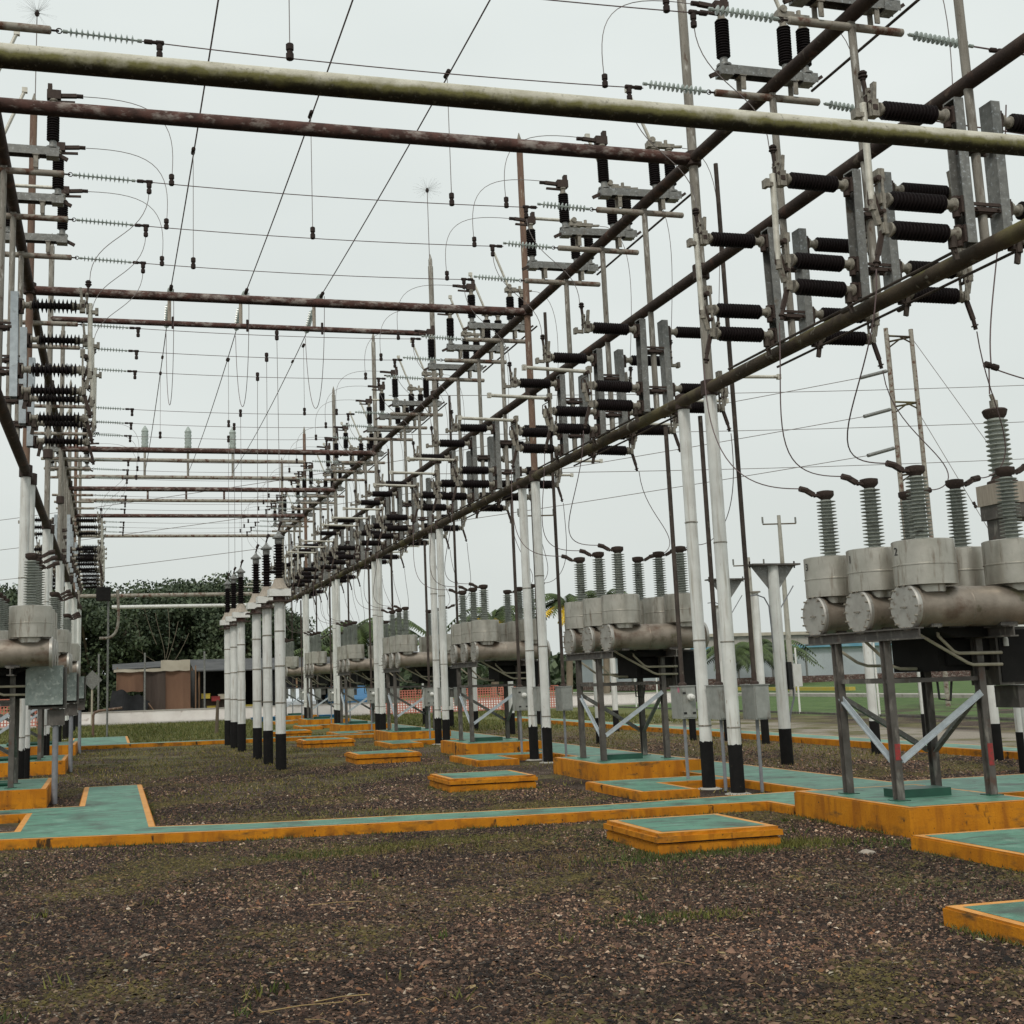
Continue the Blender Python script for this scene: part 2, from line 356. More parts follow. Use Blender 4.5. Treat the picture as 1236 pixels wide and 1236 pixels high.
def fbm(x, y, seed, base=.55, octs=6):
    r_ = np.random.default_rng(seed); v = np.zeros_like(x); tot = 0
    for o in range(octs):
        for _ in range(3):
            a = r_.uniform(0, 6.283); k = base*1.75**o*r_.uniform(.8, 1.3); v += np.sin((x*math.cos(a)+y*math.sin(a))*k*2.2+r_.uniform(0, 6.28)+1.2*np.sin((x*math.sin(a)-y*math.cos(a))*k*1.3))*.72**o
        tot += 1.5*.72**(2*o)
    return v/math.sqrt(tot)
def scatter_gravel():
    def layer(N, y0, dy, pw, med, x0, x1, smax):
        y = y0+(rng.random(N)**pw)*dy; x = rng.uniform(x0, x1, N)
        k = in_view(x, y)
        for a, b, c, d in ((4.7, 6.12, 10.42, 11.8), (7.3, 8.9, 10.5, 12.7), (6.75, 9.25, 7.45, 9.85), (5.05, 7.45, 5.15, 7.1), (4.7, 6.12, 17.45, 18.85), (4.7, 6.12, 24.5, 25.9)):
            k &= ~((x > a) & (x < b) & (y > c) & (y < d))
        wy = 13.25+np.clip(1.4-x, 0, 3)*.22
        k &= (y < wy) | (y > wy+1.0)
        k &= ~((y > 14) & (x < .55) & ((y < 17.5) | (x > -.5)) & (y < 20.9)) | (y < 13.9)
        k &= ~((x > 6.45) & (y > 14.9) & (x < 10)) | (y < 13.6)
        x = x[k]; y = y[k]; n = len(x)
        size = np.clip(rng.lognormal(med, .45, n), .004, smax)
        big = rng.random(n) < .007; size[big] = rng.uniform(.018, .03, big.sum())
        nn = fbm(x, y, 5)+rng.normal(0, .9, n)
        k2 = (y < 13.6) | (nn < 1.6-np.clip((y-15)/4.5, 0, 3.2))
        return x[k2], y[k2], size[k2]
    A = [layer(370000, 3.8, 9.6, 1.4, -4.86, -1.6, 9.2, .020), layer(170000, 13.4, 15, 1.3, -4.5, -1.8, 6.6, .022), layer(75000, 14.7, 17, 1.2, -4.35, 10.0, 14.5, .026)]
    x, y, size = (np.concatenate(q) for q in zip(*A)); n = len(x); print('pebbles', n)
    base = np.array([(1, 0, .1), (-1, 0, .1), (0, 1, .1), (0, -1, .1), (0, 0, 1)], float)
    asp = rng.uniform(.8, 1.5, (n, 1))
    V = base[None]*(size[:, None, None]*rng.uniform(.6, 1.25, (n, 5, 1)))*np.array([1, 1, .75])
    V[:, :, 0] *= asp; V[:, :, 1] /= asp
    V += rng.normal(0, .2, (n, 5, 3))*size[:, None, None]
    a = rng.uniform(0, 6.283, n); ca, sa = np.cos(a)[:, None], np.sin(a)[:, None]
    X_ = V[:, :, 0]*ca-V[:, :, 1]*sa; Y_ = V[:, :, 0]*sa+V[:, :, 1]*ca
    zg = ground_z(x, y)*np.clip((12.6-y)/1.5, 0, 1)
    V = np.stack([X_+x[:, None], Y_+y[:, None], V[:, :, 2]+zg[:, None]+.002], -1)
    fc = np.array([(0, 2, 4), (2, 1, 4), (1, 3, 4), (3, 0, 4)])
    Fc = (fc[None]+5*np.arange(n)[:, None, None]).reshape(-1, 3)
    pal = np.array([(.032, .020, .015), (.062, .038, .028), (.120, .074, .054), (.195, .125, .092), (.012, .008, .0065), (.29, .205, .145), (.44, .35, .27), (.24, .125, .07), (.52, .47, .40)])
    ci = rng.choice(9, n, p=[.24, .21, .15, .09, .205, .055, .022, .022, .006])
    # broad darker and lighter areas of the gravel, as it lies
    patch = np.clip(.78+.15*fbm(x, y, 3, .6), .45, 1.25)
    c = pal[ci]*rng.uniform(.7, 1.3, (n, 1))*patch[:, None]*np.array([(1.04, .93, .85)])
    mo = fbm(x, y, 9, .8)+rng.normal(0, .6, n)+np.clip((y-8)/5, -.3, .9)
    mk = (np.clip((mo-.9)/1.2, 0, 1)*.75)[:, None]; c = c*np.where(x > 9.9, 1.35, 1.)[:, None]; c = c*(1-mk)+np.array([(.105, .086, .022)])*rng.uniform(.5, 1.5, (n, 1))*mk
    me = tint_mesh('gravel', V.reshape(-1, 3), Fc, np.repeat(c, 5, 0), 'pebbles')
    tag(part('gravel', me), 'loose dark brown and pale gravel stones in the foreground', 'gravel', kind='stuff')
scatter_gravel()

def scatter_grass():
    P = []
    def clump(cx, cy, sx, sy, n, h, col):
        n = int(n*1.6); p = np.stack([rng.normal(cx, sx*1.5, n), rng.normal(cy, sy*1.9, n)], -1); P.append((p, np.full(n, h*.62+.008), np.asarray(col)*rng.uniform(.6, 1.25, (n, 1))*np.array([1.15, 1, 1])))
    G1, G2, G3 = (.060, .090, .022), (.110, .125, .030), (.16, .13, .05)
    for (cx, cy, sx, sy, n, h, c) in ((2.6, 12.1, .35, .10, 700, .03, G2), (3.5, 12.35, .4, .09, 800, .03, G2), (1.8, 12.0, .25, .08, 400, .03, G1), (3.0, 11.9, .5, .10, 500, .03, G3),
            (5.1, 10.35, .35, .08, 900, .05, G1), (5.9, 10.6, .25, .09, 900, .06, G2), (4.55, 11.0, .1, .45, 500, .04, G1), (4.2, 10.7, .35, .2, 500, .03, G3),
            (3.4, 7.9, .14, .06, 350, .03, G1), (3.9, 7.9, .12, .05, 200, .03, G2), (.2, 10.7, .3, .2, 350, .03, G1), (1.1, 10.3, .3, .2, 300, .03, G2), (-.4, 11.6, .3, .2, 300, .03, G1), (.5, 13.0, .8, .1, 500, .03, G2),
            (6.9, 10.2, .2, .12, 250, .05, G1), (6.6, 9.2, .25, .2, 250, .04, G1), (5.9, 8.3, .3, .3, 300, .04, G1), (4.6, 9.3, .3, .15, 300, .03, G3), (6.6, 6.6, .2, .15, 150, .05, G2), (6.3, 5.6, .3, .2, 150, .05, G2)):
        clump(cx, cy, sx, sy, n, h, c)
    # weeds and dry stalks banked along the kerbs
    def edge(x0, y0, x1, y1, dens, side=1):
        L_ = math.hypot(x1-x0, y1-y0); n = int(L_*dens); t = rng.random(n); nx_, ny_ = (y1-y0)/L_*side, -(x1-x0)/L_*side
        keep = np.sin(t*L_*2.1+x0)+np.sin(t*L_*5.3)+rng.normal(0, .6, n) > -.2; t = t[keep]; n = len(t); o = np.abs(rng.normal(0, .045, n))+.012
        p = np.stack([x0+(x1-x0)*t+nx_*o, y0+(y1-y0)*t+ny_*o], -1); c_ = np.array((G1, G2, G3))[rng.integers(3, size=n)]*rng.uniform(.5, 1.1, (n, 1)); P.append((p, rng.uniform(.012, .035, n), c_))
    for a_ in ((-1.1, 13.92, 1.4, 13.5), (1.4, 13.5, 4.1, 13.28), (4.1, 13.28, 7.33, 13.22)): edge(*a_, 330)
    for a_ in ((7.33, 12.6, 7.33, 10.55), ): edge(*a_, 350)
    for a_ in ((7.33, 10.55, 8.87, 10.55), (6.8, 7.5, 9.2, 7.5), (5.08, 5.2, 7.4, 5.2)): edge(*a_, 300)
    for a_ in ((6.8, 9.8, 6.8, 7.5), (5.08, 7.06, 5.08, 5.2)): edge(*a_, 350)
    for a_ in ((4.73, 10.52, 5.96, 10.52), (4.73, 17.57, 6.1, 17.57), (6.55, 15, 7.38, 15), (7.2, 17.9, 8.87, 17.9)): edge(*a_, 400)
    for a_ in ((4.73, 11.74, 4.73, 10.52), (4.73, 18.8, 4.73, 17.57)): edge(*a_, 400)
    for a_ in ((.5, 20.8, .5, 14.42),): edge(*a_, 160, -1)
    for a_ in ((.5, 14.42, 4.3, 14.0), (4.3, 14.0, 8.4, 14.2)): edge(*a_, 240, -1)
    for _ in range(45):    # single small tufts in the foreground
        y = rng.uniform(4.2, 12.5); x = rng.uniform(-.8, .62*y)
        clump(x, y, .025, .02, rng.integers(4, 12), rng.uniform(.05, .10), random.choice((G1, G2)))
    # short grass through the gravel behind the first walkway
    n = 110000; x = rng.uniform(-4, 14.4, n); y = 14.4+rng.random(n)**1.3*26
    nzv = fbm(x, y, 5)+rng.normal(0, .8, n)+np.clip((y-18)/8, -.3, 1.4)
    k = (nzv > .9) & in_view(x, y, 1) & ~((x > 8.4) & (x < 10)) & ~((x > -.5) & (x < .55) & (y < 20.9)) & ~((x > 7.2) & (x < 8.9) & (((y-10.5) % PITCH) < 2.2))
    k &= ~((x > 4.6) & (x < 6.2) & (((y-10.3) % PITCH) < 1.6))
    x, y = x[k], y[k]; m = len(x)
    c = np.array([(.125, .122, .028), (.19, .155, .048), (.09, .10, .022), (.25, .195, .075)])[rng.choice(4, m, p=[.35, .3, .2, .15])]
    P.append((np.stack([x, y], -1), np.full(m, .036)*rng.uniform(.5, 1.5, m), c))
    n = 60000; x = rng.uniform(-8, 20, n); y = rng.uniform(37.3, 60, n); k = in_view(x, y, 2) & ~((x > 8.3) & (x < 10.1)) & ~((x > 14.4) & (x < 15.5)) & ~((x > -1.3) & (x < .7) & (y < 42.8)) & ~((x > 6.4) & (x < 9) & (((y-10.5) % PITCH) < 6.5))
    x, y = x[k], y[k]; m = len(x); P.append((np.stack([x, y], -1), rng.uniform(.04, .11, m), np.array([(.11, .12, .03), (.16, .15, .05), (.08, .10, .022)])[rng.integers(3, size=m)]))
    pts = np.concatenate([p for p, _, _ in P]); h = np.concatenate([q for _, q, _ in P]); col = np.concatenate([np.asarray(q, float) for _, _, q in P])
    n = len(pts); h = h*rng.uniform(.5, 1.4, n); a = rng.uniform(0, 6.283, n); wd = h*.10+.0015*np.clip(pts[:, 1]/6, 1, 5)
    lean = rng.normal(0, .45, (n, 2))*h[:, None]
    b0 = np.stack([pts[:, 0]-np.cos(a)*wd, pts[:, 1]-np.sin(a)*wd, np.full(n, -.005)], -1); b1 = np.stack([pts[:, 0]+np.cos(a)*wd, pts[:, 1]+np.sin(a)*wd, np.full(n, -.005)], -1)
    tp = np.stack([pts[:, 0]+lean[:, 0], pts[:, 1]+lean[:, 1], h], -1)
    V = np.stack([b0, b1, tp], 1).reshape(-1, 3); Fc = np.arange(3*n).reshape(-1, 3)
    col = col*rng.uniform(.7, 1.3, (n, 1))
    tag(part('grass', tint_mesh('grass', V, Fc, np.repeat(col, 3, 0), 'grass blades')), 'short sparse grass growing through the gravel', 'grass', kind='stuff')
    s = MB()
    for _ in range(420):
        y = 4.3+random.random()**1.5*8; x = random.uniform(-.9, .62*y); a = random.gauss(.1, .8); Ln = random.uniform(.02, .09)*(1 if random.random() < .93 else 2.6)
        z = .018; dx, dy = math.cos(a)*Ln, math.sin(a)*Ln
        s.tube([(x-dx/2, y-dy/2, z), (x, y+random.uniform(-.015, .015), z+.012), (x+dx/2, y+dy/2, z-.004)], .0018, 4)
    for (x, y, a, Ln) in ((.93, 6.4, .12, .42), (1.15, 6.5, .16, .30), (.75, 5.45, .02, .24), (1.6, 9.2, .0, .42)):
        s.tube([(x-math.cos(a)*Ln/2, y-math.sin(a)*Ln/2, .028), (x, y+.01, .034), (x+math.cos(a)*Ln/2, y+math.sin(a)*Ln/2, .028)], .003, 4)
    mat('straw', (.36, .26, .12), (.24, .17, .08), 6, .8)
    tag(part('straw', s.mesh('straw', 'straw')), 'dry straw stalks scattered on the foreground gravel', 'straw', kind='stuff')
scatter_grass()
def dead_leaves():
    n = 420; y = 4+rng.random(n)**1.3*9; x = rng.uniform(-1, 9, n); k = in_view(x, y); x, y = x[k], y[k]; n = len(x)
    k = ~((x > 4.6) & (x < 6.2) & (y > 10.3)) & ~((x > 6.7) & (y > 7.3)) & ~((x > 5) & (y < 7.2) & (y > 5)); x, y = x[k], y[k]; n = len(x)
    a = rng.uniform(0, 6.28, n); L_ = rng.uniform(.012, .034, n); W_ = L_*rng.uniform(.35, .6, n)
    def P(u, v, z): return np.stack([x+np.cos(a)*u-np.sin(a)*v, y+np.sin(a)*u+np.cos(a)*v, .016+z], -1)
    V = np.stack([P(-L_, 0*W_, rng.uniform(0, .01, n)), P(0*L_, W_, rng.uniform(.004, .014, n)), P(L_, 0*W_, rng.uniform(0, .012, n)), P(0*L_, -W_, rng.uniform(.004, .014, n))], 1).reshape(-1, 3)
    c = np.array([(.17, .10, .05), (.10, .06, .035), (.26, .19, .09), (.30, .26, .19)])[rng.integers(4, size=n)]*rng.uniform(.7, 1.3, (n, 1))
    tag(part('dead_leaves', tint_mesh('dead_leaves', V, np.arange(4*n).reshape(-1, 4), np.repeat(c, 4, 0), 'leaves')), 'small dead leaves scattered over the foreground gravel', 'leaves', kind='stuff')
dead_leaves()
def rocks():
    for i, (x, y, r, lab, m_) in enumerate(((6.33, 9.75, .075, 'flat pale tan stone lying right of the near slab lid', 'tan box'), (5.75, 6.15, .07, 'whitish rounded stone in the gravel at lower right', 'concrete'),
                                        (5.35, 6.2, .08, 'dull brown stone left of the whitish stone at lower right', 'dark pipe'), (5.95, 6.7, .06, 'small grey stone beside the lowest orange slab corner', 'concrete'))):
        bm = bmesh.new(); bmesh.ops.create_icosphere(bm, subdivisions=2, radius=r)
        for v in bm.verts:
            v.co *= 1+random.uniform(-.16, .16); v.co.z *= .4
        me = bpy.data.meshes.new('stone'); bm.to_mesh(me); bm.free(); me.materials.append(MATS[m_])
        tag(part('stone', me, loc=(x, y, r*.22)), lab, 'stone')
rocks()

# ------------------------------------------------------------------ painted concrete walkways and pads
def inset(poly, d):
    n = len(poly); res = []
    for i in range(n):
        p0, p1, p2 = Vector(poly[i-1]), Vector(poly[i]), Vector(poly[(i+1) % n])
        d1 = (p1-p0).normalized(); d2 = (p2-p1).normalized(); n1 = Vector((-d1.y, d1.x)); n2 = Vector((-d2.y, d2.x))
        k = 1+n1.dot(n2); res.append(tuple(p1+(n1+n2)*(d/max(k, .3))))
    return res
def prism(poly, z0, z1, bev=.012):
    bm = bmesh.new(); vs = [bm.verts.new((x, y, z0)) for x, y in poly]; f = bm.faces.new(vs)
    r = bmesh.ops.extrude_face_region(bm, geom=[f]); 
    bmesh.ops.translate(bm, verts=[g for g in r['geom'] if isinstance(g, bmesh.types.BMVert)], vec=(0, 0, z1-z0))
    bmesh.ops.recalc_face_normals(bm, faces=bm.faces)
    if bev:
        te = [e for e in bm.edges if all(abs(v.co.z-z1) < 1e-6 for v in e.verts)]
        bmesh.ops.bevel(bm, geom=te, offset=bev, segments=2, affect='EDGES')
    return bm
def slab_thing(name, poly, z1, label, cat, kind=None, group=None, border=.085, z0=-.05, extra=None):
    org = poly[0]; loc = [(x-org[0], y-org[1]) for x, y in poly]
    e = empty(name, (org[0], org[1], 0), 0, label, cat, group)
    if kind: e['kind'] = kind; del e['category']
    me = bpy.data.meshes.new('kerb'); bm = prism(loc, z0, z1); bm.to_mesh(me); bm.free(); me.materials.append(MATS['orange paint']); part('kerb', me, e)
    a = inset(loc, .014); b = inset(loc, border)
    n = len(a); v = [(x, y, z1+.002) for x, y in a]+[(x, y, z1+.002) for x, y in b]
    m2 = MB().add(v, [(i, (i+1) % n, n+(i+1) % n, n+i) for i in range(n)]); part('edge_stripe', m2.mesh('edge stripe', 'orange edge'), e)
    m3 = MB().add([(x, y, z1+.004) for x, y in inset(loc, border-.002)], [tuple(range(n))]); part('painted_top', m3.mesh('painted top', 'green paint'), e)
    return e
WALK = [(-6, 14.4), (-1.1, 13.92), (1.4, 13.5), (4.1, 13.28), (7.33, 13.22), (7.33, 12.63), (13.6, 12.63), (13.6, 14.65), (9.95, 14.65), (9.95, 61), (8.5, 61), (8.5, 14.2),
        (5.4, 13.92), (4.3, 14.0), (1.5, 14.2), (.5, 14.42), (.5, 20.8), (-.4, 20.8), (-.4, 17.46), (-6, 17.5), (-6, 16.75), (-1.03, 16.72), (-1.03, 14.72), (-6, 15.1)]
slab_thing('painted_walkway', WALK, .10, 'long green painted concrete walkway with orange edges crossing the yard', 'walkway')
slab_thing('painted_walkway', [(-6, 36.4), (8.49, 36.0), (8.49, 36.6), (.55, 36.95), (.55, 42.6), (-1.2, 42.6), (-1.2, 37.1), (-6, 37.2)], .10, 'far green walkway with orange edge running in front of the white wall', 'walkway')
slab_thing('painted_walkway', [(14.55, 11), (15.4, 11), (15.4, 46), (14.55, 46)], .12, 'narrow green walkway with orange edge behind the T posts at right', 'walkway')
for k in range(6):
    y0 = PITCH*k
    slab_thing('walkway_step', [(6.55, 15.0+y0), (7.38, 15.0+y0), (7.38, 16.1+y0), (8.49, 16.1+y0), (8.49, 16.9+y0), (6.55, 16.9+y0)], .11,
               f'low L-shaped green step beside the {ORD[k]} pole pair, right row', 'step', group='L-shaped steps along the right row')
slab_thing('walkway_step', [(6.8, 7.5), (9.2, 7.5), (9.2, 9.8), (6.8, 9.8)], .13, 'low green step with orange edge in front of the nearest breaker pad', 'step')
slab_thing('walkway_step', [(5.08, 5.2), (7.4, 5.2), (7.4, 7.06), (5.08, 7.06)], .10, 'green slab with orange edge at the lower right, closest to the camera', 'slab')
for k in range(7):
    y0 = PITCH*k; x0 = 7.33-(.15 if k else 0)
    e = slab_thing('equipment_pad', [(x0, 10.55+y0), (8.87, 10.55+y0), (8.87, 12.6+y0), (x0, 12.6+y0)], .265,
                   f'thick orange pad with green top under the {ORD[k]} circuit breaker, right row', 'equipment pad', group='breaker pads of the right row')
    m = MB().box(.46, 1.06, .78, 1.06, .27, .35); part('plinth', m.mesh('plinth', 'dark green paint'), e)
for k in range(3):
    y0 = PITCH*k
    e = slab_thing('equipment_pad', [(-3.1, 18.55+y0), (-.86, 18.55+y0), (-.86, 20.9+y0), (-3.1, 20.9+y0)], .265,
                   f'thick orange pad with green top under the {ORD[k]} circuit breaker, left row', 'equipment pad', group='breaker pads of the left row')
    m = MB().lathe((.5, .9, .31), (1.72, .9, .31), [(0, .045), (1.22, .045)], 10); part('plinth', m.mesh('plinth', 'dark green paint'), e)
for k in range(5):
    y0 = 7.05*k; x0, x1, ya, yb = 4.73, 5.96+(.1 if k else 0), 10.52+y0, 11.74+y0
    e = empty('cable_pit_cover', (x0, ya, 0), 0, ('nearest orange and green cable pit cover in the foreground gravel' if k == 0 else f'{ORD[k]} orange and green cable pit cover from the camera'), 'pit cover', 'cable pit covers between the rows')
    def rim(zz0, zz1, grow, key):
        bm = prism([(-grow, -grow), (x1-x0+grow, -grow), (x1-x0+grow, yb-ya+grow), (-grow, yb-ya+grow)], zz0, zz1, .028 if grow > 0 else .01)
        bmesh.ops.subdivide_edges(bm, edges=[ed for ed in bm.edges if ed.calc_length() > .5], cuts=14)
        for v in bm.verts: v.co += Vector((random.uniform(-1, 1), random.uniform(-1, 1), random.uniform(-1, 1)*(.4 if v.co.z < zz1-.001 else .15)))*.0035
        me = bpy.data.meshes.new(key); bm.to_mesh(me); bm.free(); me.materials.append(MATS['orange paint']); return me
    part('base', rim(-.05, .092, -.01, 'base'), e); part('groove', MB().box(.03, x1-x0-.03, .03, yb-ya-.03, .09, .11).mesh('groove', 'black mark'), e)
    part('lid', rim(.108, .185, .012, 'lid'), e)
    m = MB().add([(.025, .025, .187), (x1-x0-.025, .025, .187), (x1-x0-.025, yb-ya-.025, .187), (.025, yb-ya-.025, .187)], [(0, 1, 2, 3)]); part('edge_stripe', m.mesh('edge stripe', 'orange edge'), e)
    m = MB().add([(.10, .10, .1895), (x1-x0-.10, .10, .1895), (x1-x0-.10, yb-ya-.10, .1895), (.10, yb-ya-.10, .1895)], [(0, 1, 2, 3)]); part('painted_top', m.mesh('painted top', 'green paint'), e)

# ------------------------------------------------------------------ gantry poles
def pole_meshes(h0, top, rl, ru, mlow, mup):
    d = {}
    d['base_band'] = MB().cyl((0, 0, -.1), (0, 0, .62), rl+.006, n=20).mesh('base band', 'black base paint')
    d['lower_shaft'] = MB().cyl((0, 0, .62), (0, 0, h0), rl, n=20).mesh('lower shaft', mlow)
    if top > h0+.1:
        d['upper_shaft'] = MB().lathe((0, 0, h0), (0, 0, top), [(0, ru), (top-h0-.02, ru), (top-h0, ru*.7)], 18).mesh('upper shaft', mup)
    return d
pm = {'w': pole_meshes(5.4, 12.3, .088, .066, 'white paint', 'weathered pole'), 'r': pole_meshes(5.4, 12.3, .086, .066, 'white paint', 'rusted pole'),
      's': pole_meshes(5.38, 5.38, .085, .085, 'white paint', 'weathered pole')}
ring = MB().lathe((0, 0, 0), (0, 0, .035), [(0, .088), (.003, .093), (.018, .093), (.021, .088)], 18).mesh('ring', 'weathered pole')
collar = MB().lathe((0, 0, 0), (0, 0, .22), [(0, .09), (.01, .115), (.21, .115), (.22, .09)], 18).mesh('collar', 'dark cast')
cone = MB().lathe((0, 0, 0), (0, 0, .34), [(0, .052), (.18, .05), (.34, .006)], 10).mesh('cap', 'weathered pole')
rings_ = {'spike_rod': MB().cyl((0, 0, 0), (0, 0, 1.9), .010, n=5).mesh('spike rod', 'rod steel')}
FOOT = MB().lathe((0, 0, -.05), (0, 0, .022), [(0, .19), (.055, .175), (.072, .12)], 14).mesh('footing', 'concrete')
DRIP = []
for _ in range(3):
    v = []; f = []; nn_ = 28
    for i in range(nn_):
        a = 2*math.pi*i/nn_; c_, s_ = math.cos(a)*.0955, math.sin(a)*.0955; v += [(c_, s_, 0), (c_, s_, .03+random.uniform(0, .025)+(.05*random.random() if random.random() < .15 else 0))]
    for i in range(nn_): k_ = (i+1) % nn_; f.append((2*i, 2*k_, 2*k_+1, 2*i+1))
    DRIP.append(MB().add(v, f, True).mesh('paint edge', 'black base paint'))
def gantry_pole(x, y, kind, label, group, hats=True):
    e = empty('gantry_pole', (x, y, 0), 0, label, 'steel pole', group)
    for nme, me in pm[kind].items(): part(nme, me, e)
    part('ring', ring, e, (0, 0, random.uniform(1.9, 2.2))); part('ring', ring, e, (0, 0, random.uniform(3.3, 3.8)))
    part('ring', ring, e, (0, 0, .85)); part('footing', FOOT, e, (0, 0, 0), (0, 0, random.uniform(0, 6)))
    part('paint_edge', random.choice(DRIP), e, (0, 0, .60), (0, 0, random.uniform(0, 6)))
    part('collar', collar, e, (0, 0, ZC-.11))
    if kind != 's':
        part('collar', collar, e, (0, 0, ZB-.11)); part('collar', collar, e, (0, 0, ZA-.11)); part('cap', cone, e, (0, 0, 12.28))
    return e
for xr in (XR, XL):
    for k, y in enumerate(POLES):
        if xr == XL and k < 2: continue
        kind = 'r' if (k in (2, 6) or (xr == XL and k == 2)) else 'w'
        rn = ROWNAME[xr]; kk = k if xr == XR else k-2
        if k == 0: 
            continue
        i = k-1 if xr == XR else k-2
        gantry_pole(xr, y, kind, f'tall black-footed steel pole, front of the {ORD[i]} pole pair, {rn} row', f'tall poles of the {rn} gantry row')
        gantry_pole(xr+.03, y+.88, 's', f'shorter white black-footed pole, rear of the {ORD[i]} pole pair, {rn} row', f'shorter rear poles of the {rn} gantry row')

def pipe_beam(name, a, b, r, material, label, group=None, couplings=()):
    a = Vector(a); b = Vector(b); e = empty(name, a, 0, label, 'pipe beam', group); d = b-a; Ln = d.length; u = d.normalized()
    segs = max(2, int(Ln/3)); part('pipe', MB().lathe((0, 0, 0), d, [(Ln*i/segs, r) for i in range(segs+1)], 22).mesh('pipe', material), e)
    for t in couplings:
        part('coupling', MB().lathe(u*t, u*(t+.16), [(0, r), (.01, r+.012), (.15, r+.012), (.16, r)], 20).mesh('coupling', material), e)
    return e
NM = {ZA: 'upper', ZB: 'middle', ZC: 'lower'}
for xr in (XR, XL):
    for z, mt in ((ZA, 'dark pipe'), (ZB, 'dark pipe'), (ZC, 'mossy pipe' if xr == XR else 'dark pipe')):
        if xr == XL and z == ZB: continue
        pipe_beam('longitudinal_beam', (xr, 6.0, z), (xr, 60.2 if z != ZB else 59.4, z), .086 if z != ZB else .078, mt, f'{NM[z]} dark pipe running the length of the {ROWNAME[xr]} gantry row', 'long pipes of the gantry rows',
                  [p-6.0-.08 for p in POLES])
CB = [((-6, 7.72, 5.62), (11, 7.72, 5.62), .079, 'algae and shade pipe', 'thick algae-stained whitish pipe crossing the whole view nearest the camera'),
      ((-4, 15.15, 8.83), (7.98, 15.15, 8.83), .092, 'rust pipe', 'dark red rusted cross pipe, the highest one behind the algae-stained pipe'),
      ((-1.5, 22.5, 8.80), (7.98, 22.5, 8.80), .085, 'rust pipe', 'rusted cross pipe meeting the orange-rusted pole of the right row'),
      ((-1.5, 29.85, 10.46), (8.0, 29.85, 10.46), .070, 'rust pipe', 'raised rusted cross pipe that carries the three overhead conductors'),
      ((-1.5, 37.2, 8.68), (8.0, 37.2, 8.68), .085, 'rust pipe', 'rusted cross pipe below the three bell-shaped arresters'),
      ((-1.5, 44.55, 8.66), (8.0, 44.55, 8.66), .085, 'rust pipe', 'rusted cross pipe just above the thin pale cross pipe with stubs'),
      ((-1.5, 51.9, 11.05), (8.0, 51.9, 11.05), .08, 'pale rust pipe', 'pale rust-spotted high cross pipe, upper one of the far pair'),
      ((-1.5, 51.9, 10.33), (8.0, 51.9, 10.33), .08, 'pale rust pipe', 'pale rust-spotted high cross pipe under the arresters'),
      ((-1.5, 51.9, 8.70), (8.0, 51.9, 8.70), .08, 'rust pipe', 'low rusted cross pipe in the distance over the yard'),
      ((-1.5, 59.3, 10.45), (8.0, 59.3, 10.45), .08, 'pale rust pipe', 'thin pale cross pipe with short stubs hanging to it far away'),
      ((-1.5, 59.3, 8.75), (8.0, 59.3, 8.75), .075, 'pale rust pipe', 'farthest cross pipe at the end of the upper long pipes'),
      ((-1.5, 59.3, 5.95), (8.0, 59.3, 5.95), .09, 'pale rust pipe', 'pale cross pipe in front of the trees, upper of the two'),
      ((0, 59.3, 5.42), (8.0, 59.3, 5.42), .085, 'white paint', 'pale cross pipe in front of the trees, lower of the two')]
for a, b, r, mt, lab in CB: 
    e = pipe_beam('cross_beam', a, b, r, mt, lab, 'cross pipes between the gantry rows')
    if abs(a[2]-10.46) < .01:
        for x in (1.3, 3.05, 4.9): part('post', MB().cyl((x+1.5, 0, .06), (x+1.5, 0, .68), .045, n=8).mesh('post', 'tan box'), e)
    if abs(a[2]-10.45) < .01:
        for x in (1.6, 3.4, 5.2): part('post', MB().cyl((x+1.5, 0, .07), (x+1.5, 0, .62), .05, n=8).mesh('post', 'rust pipe'), e)

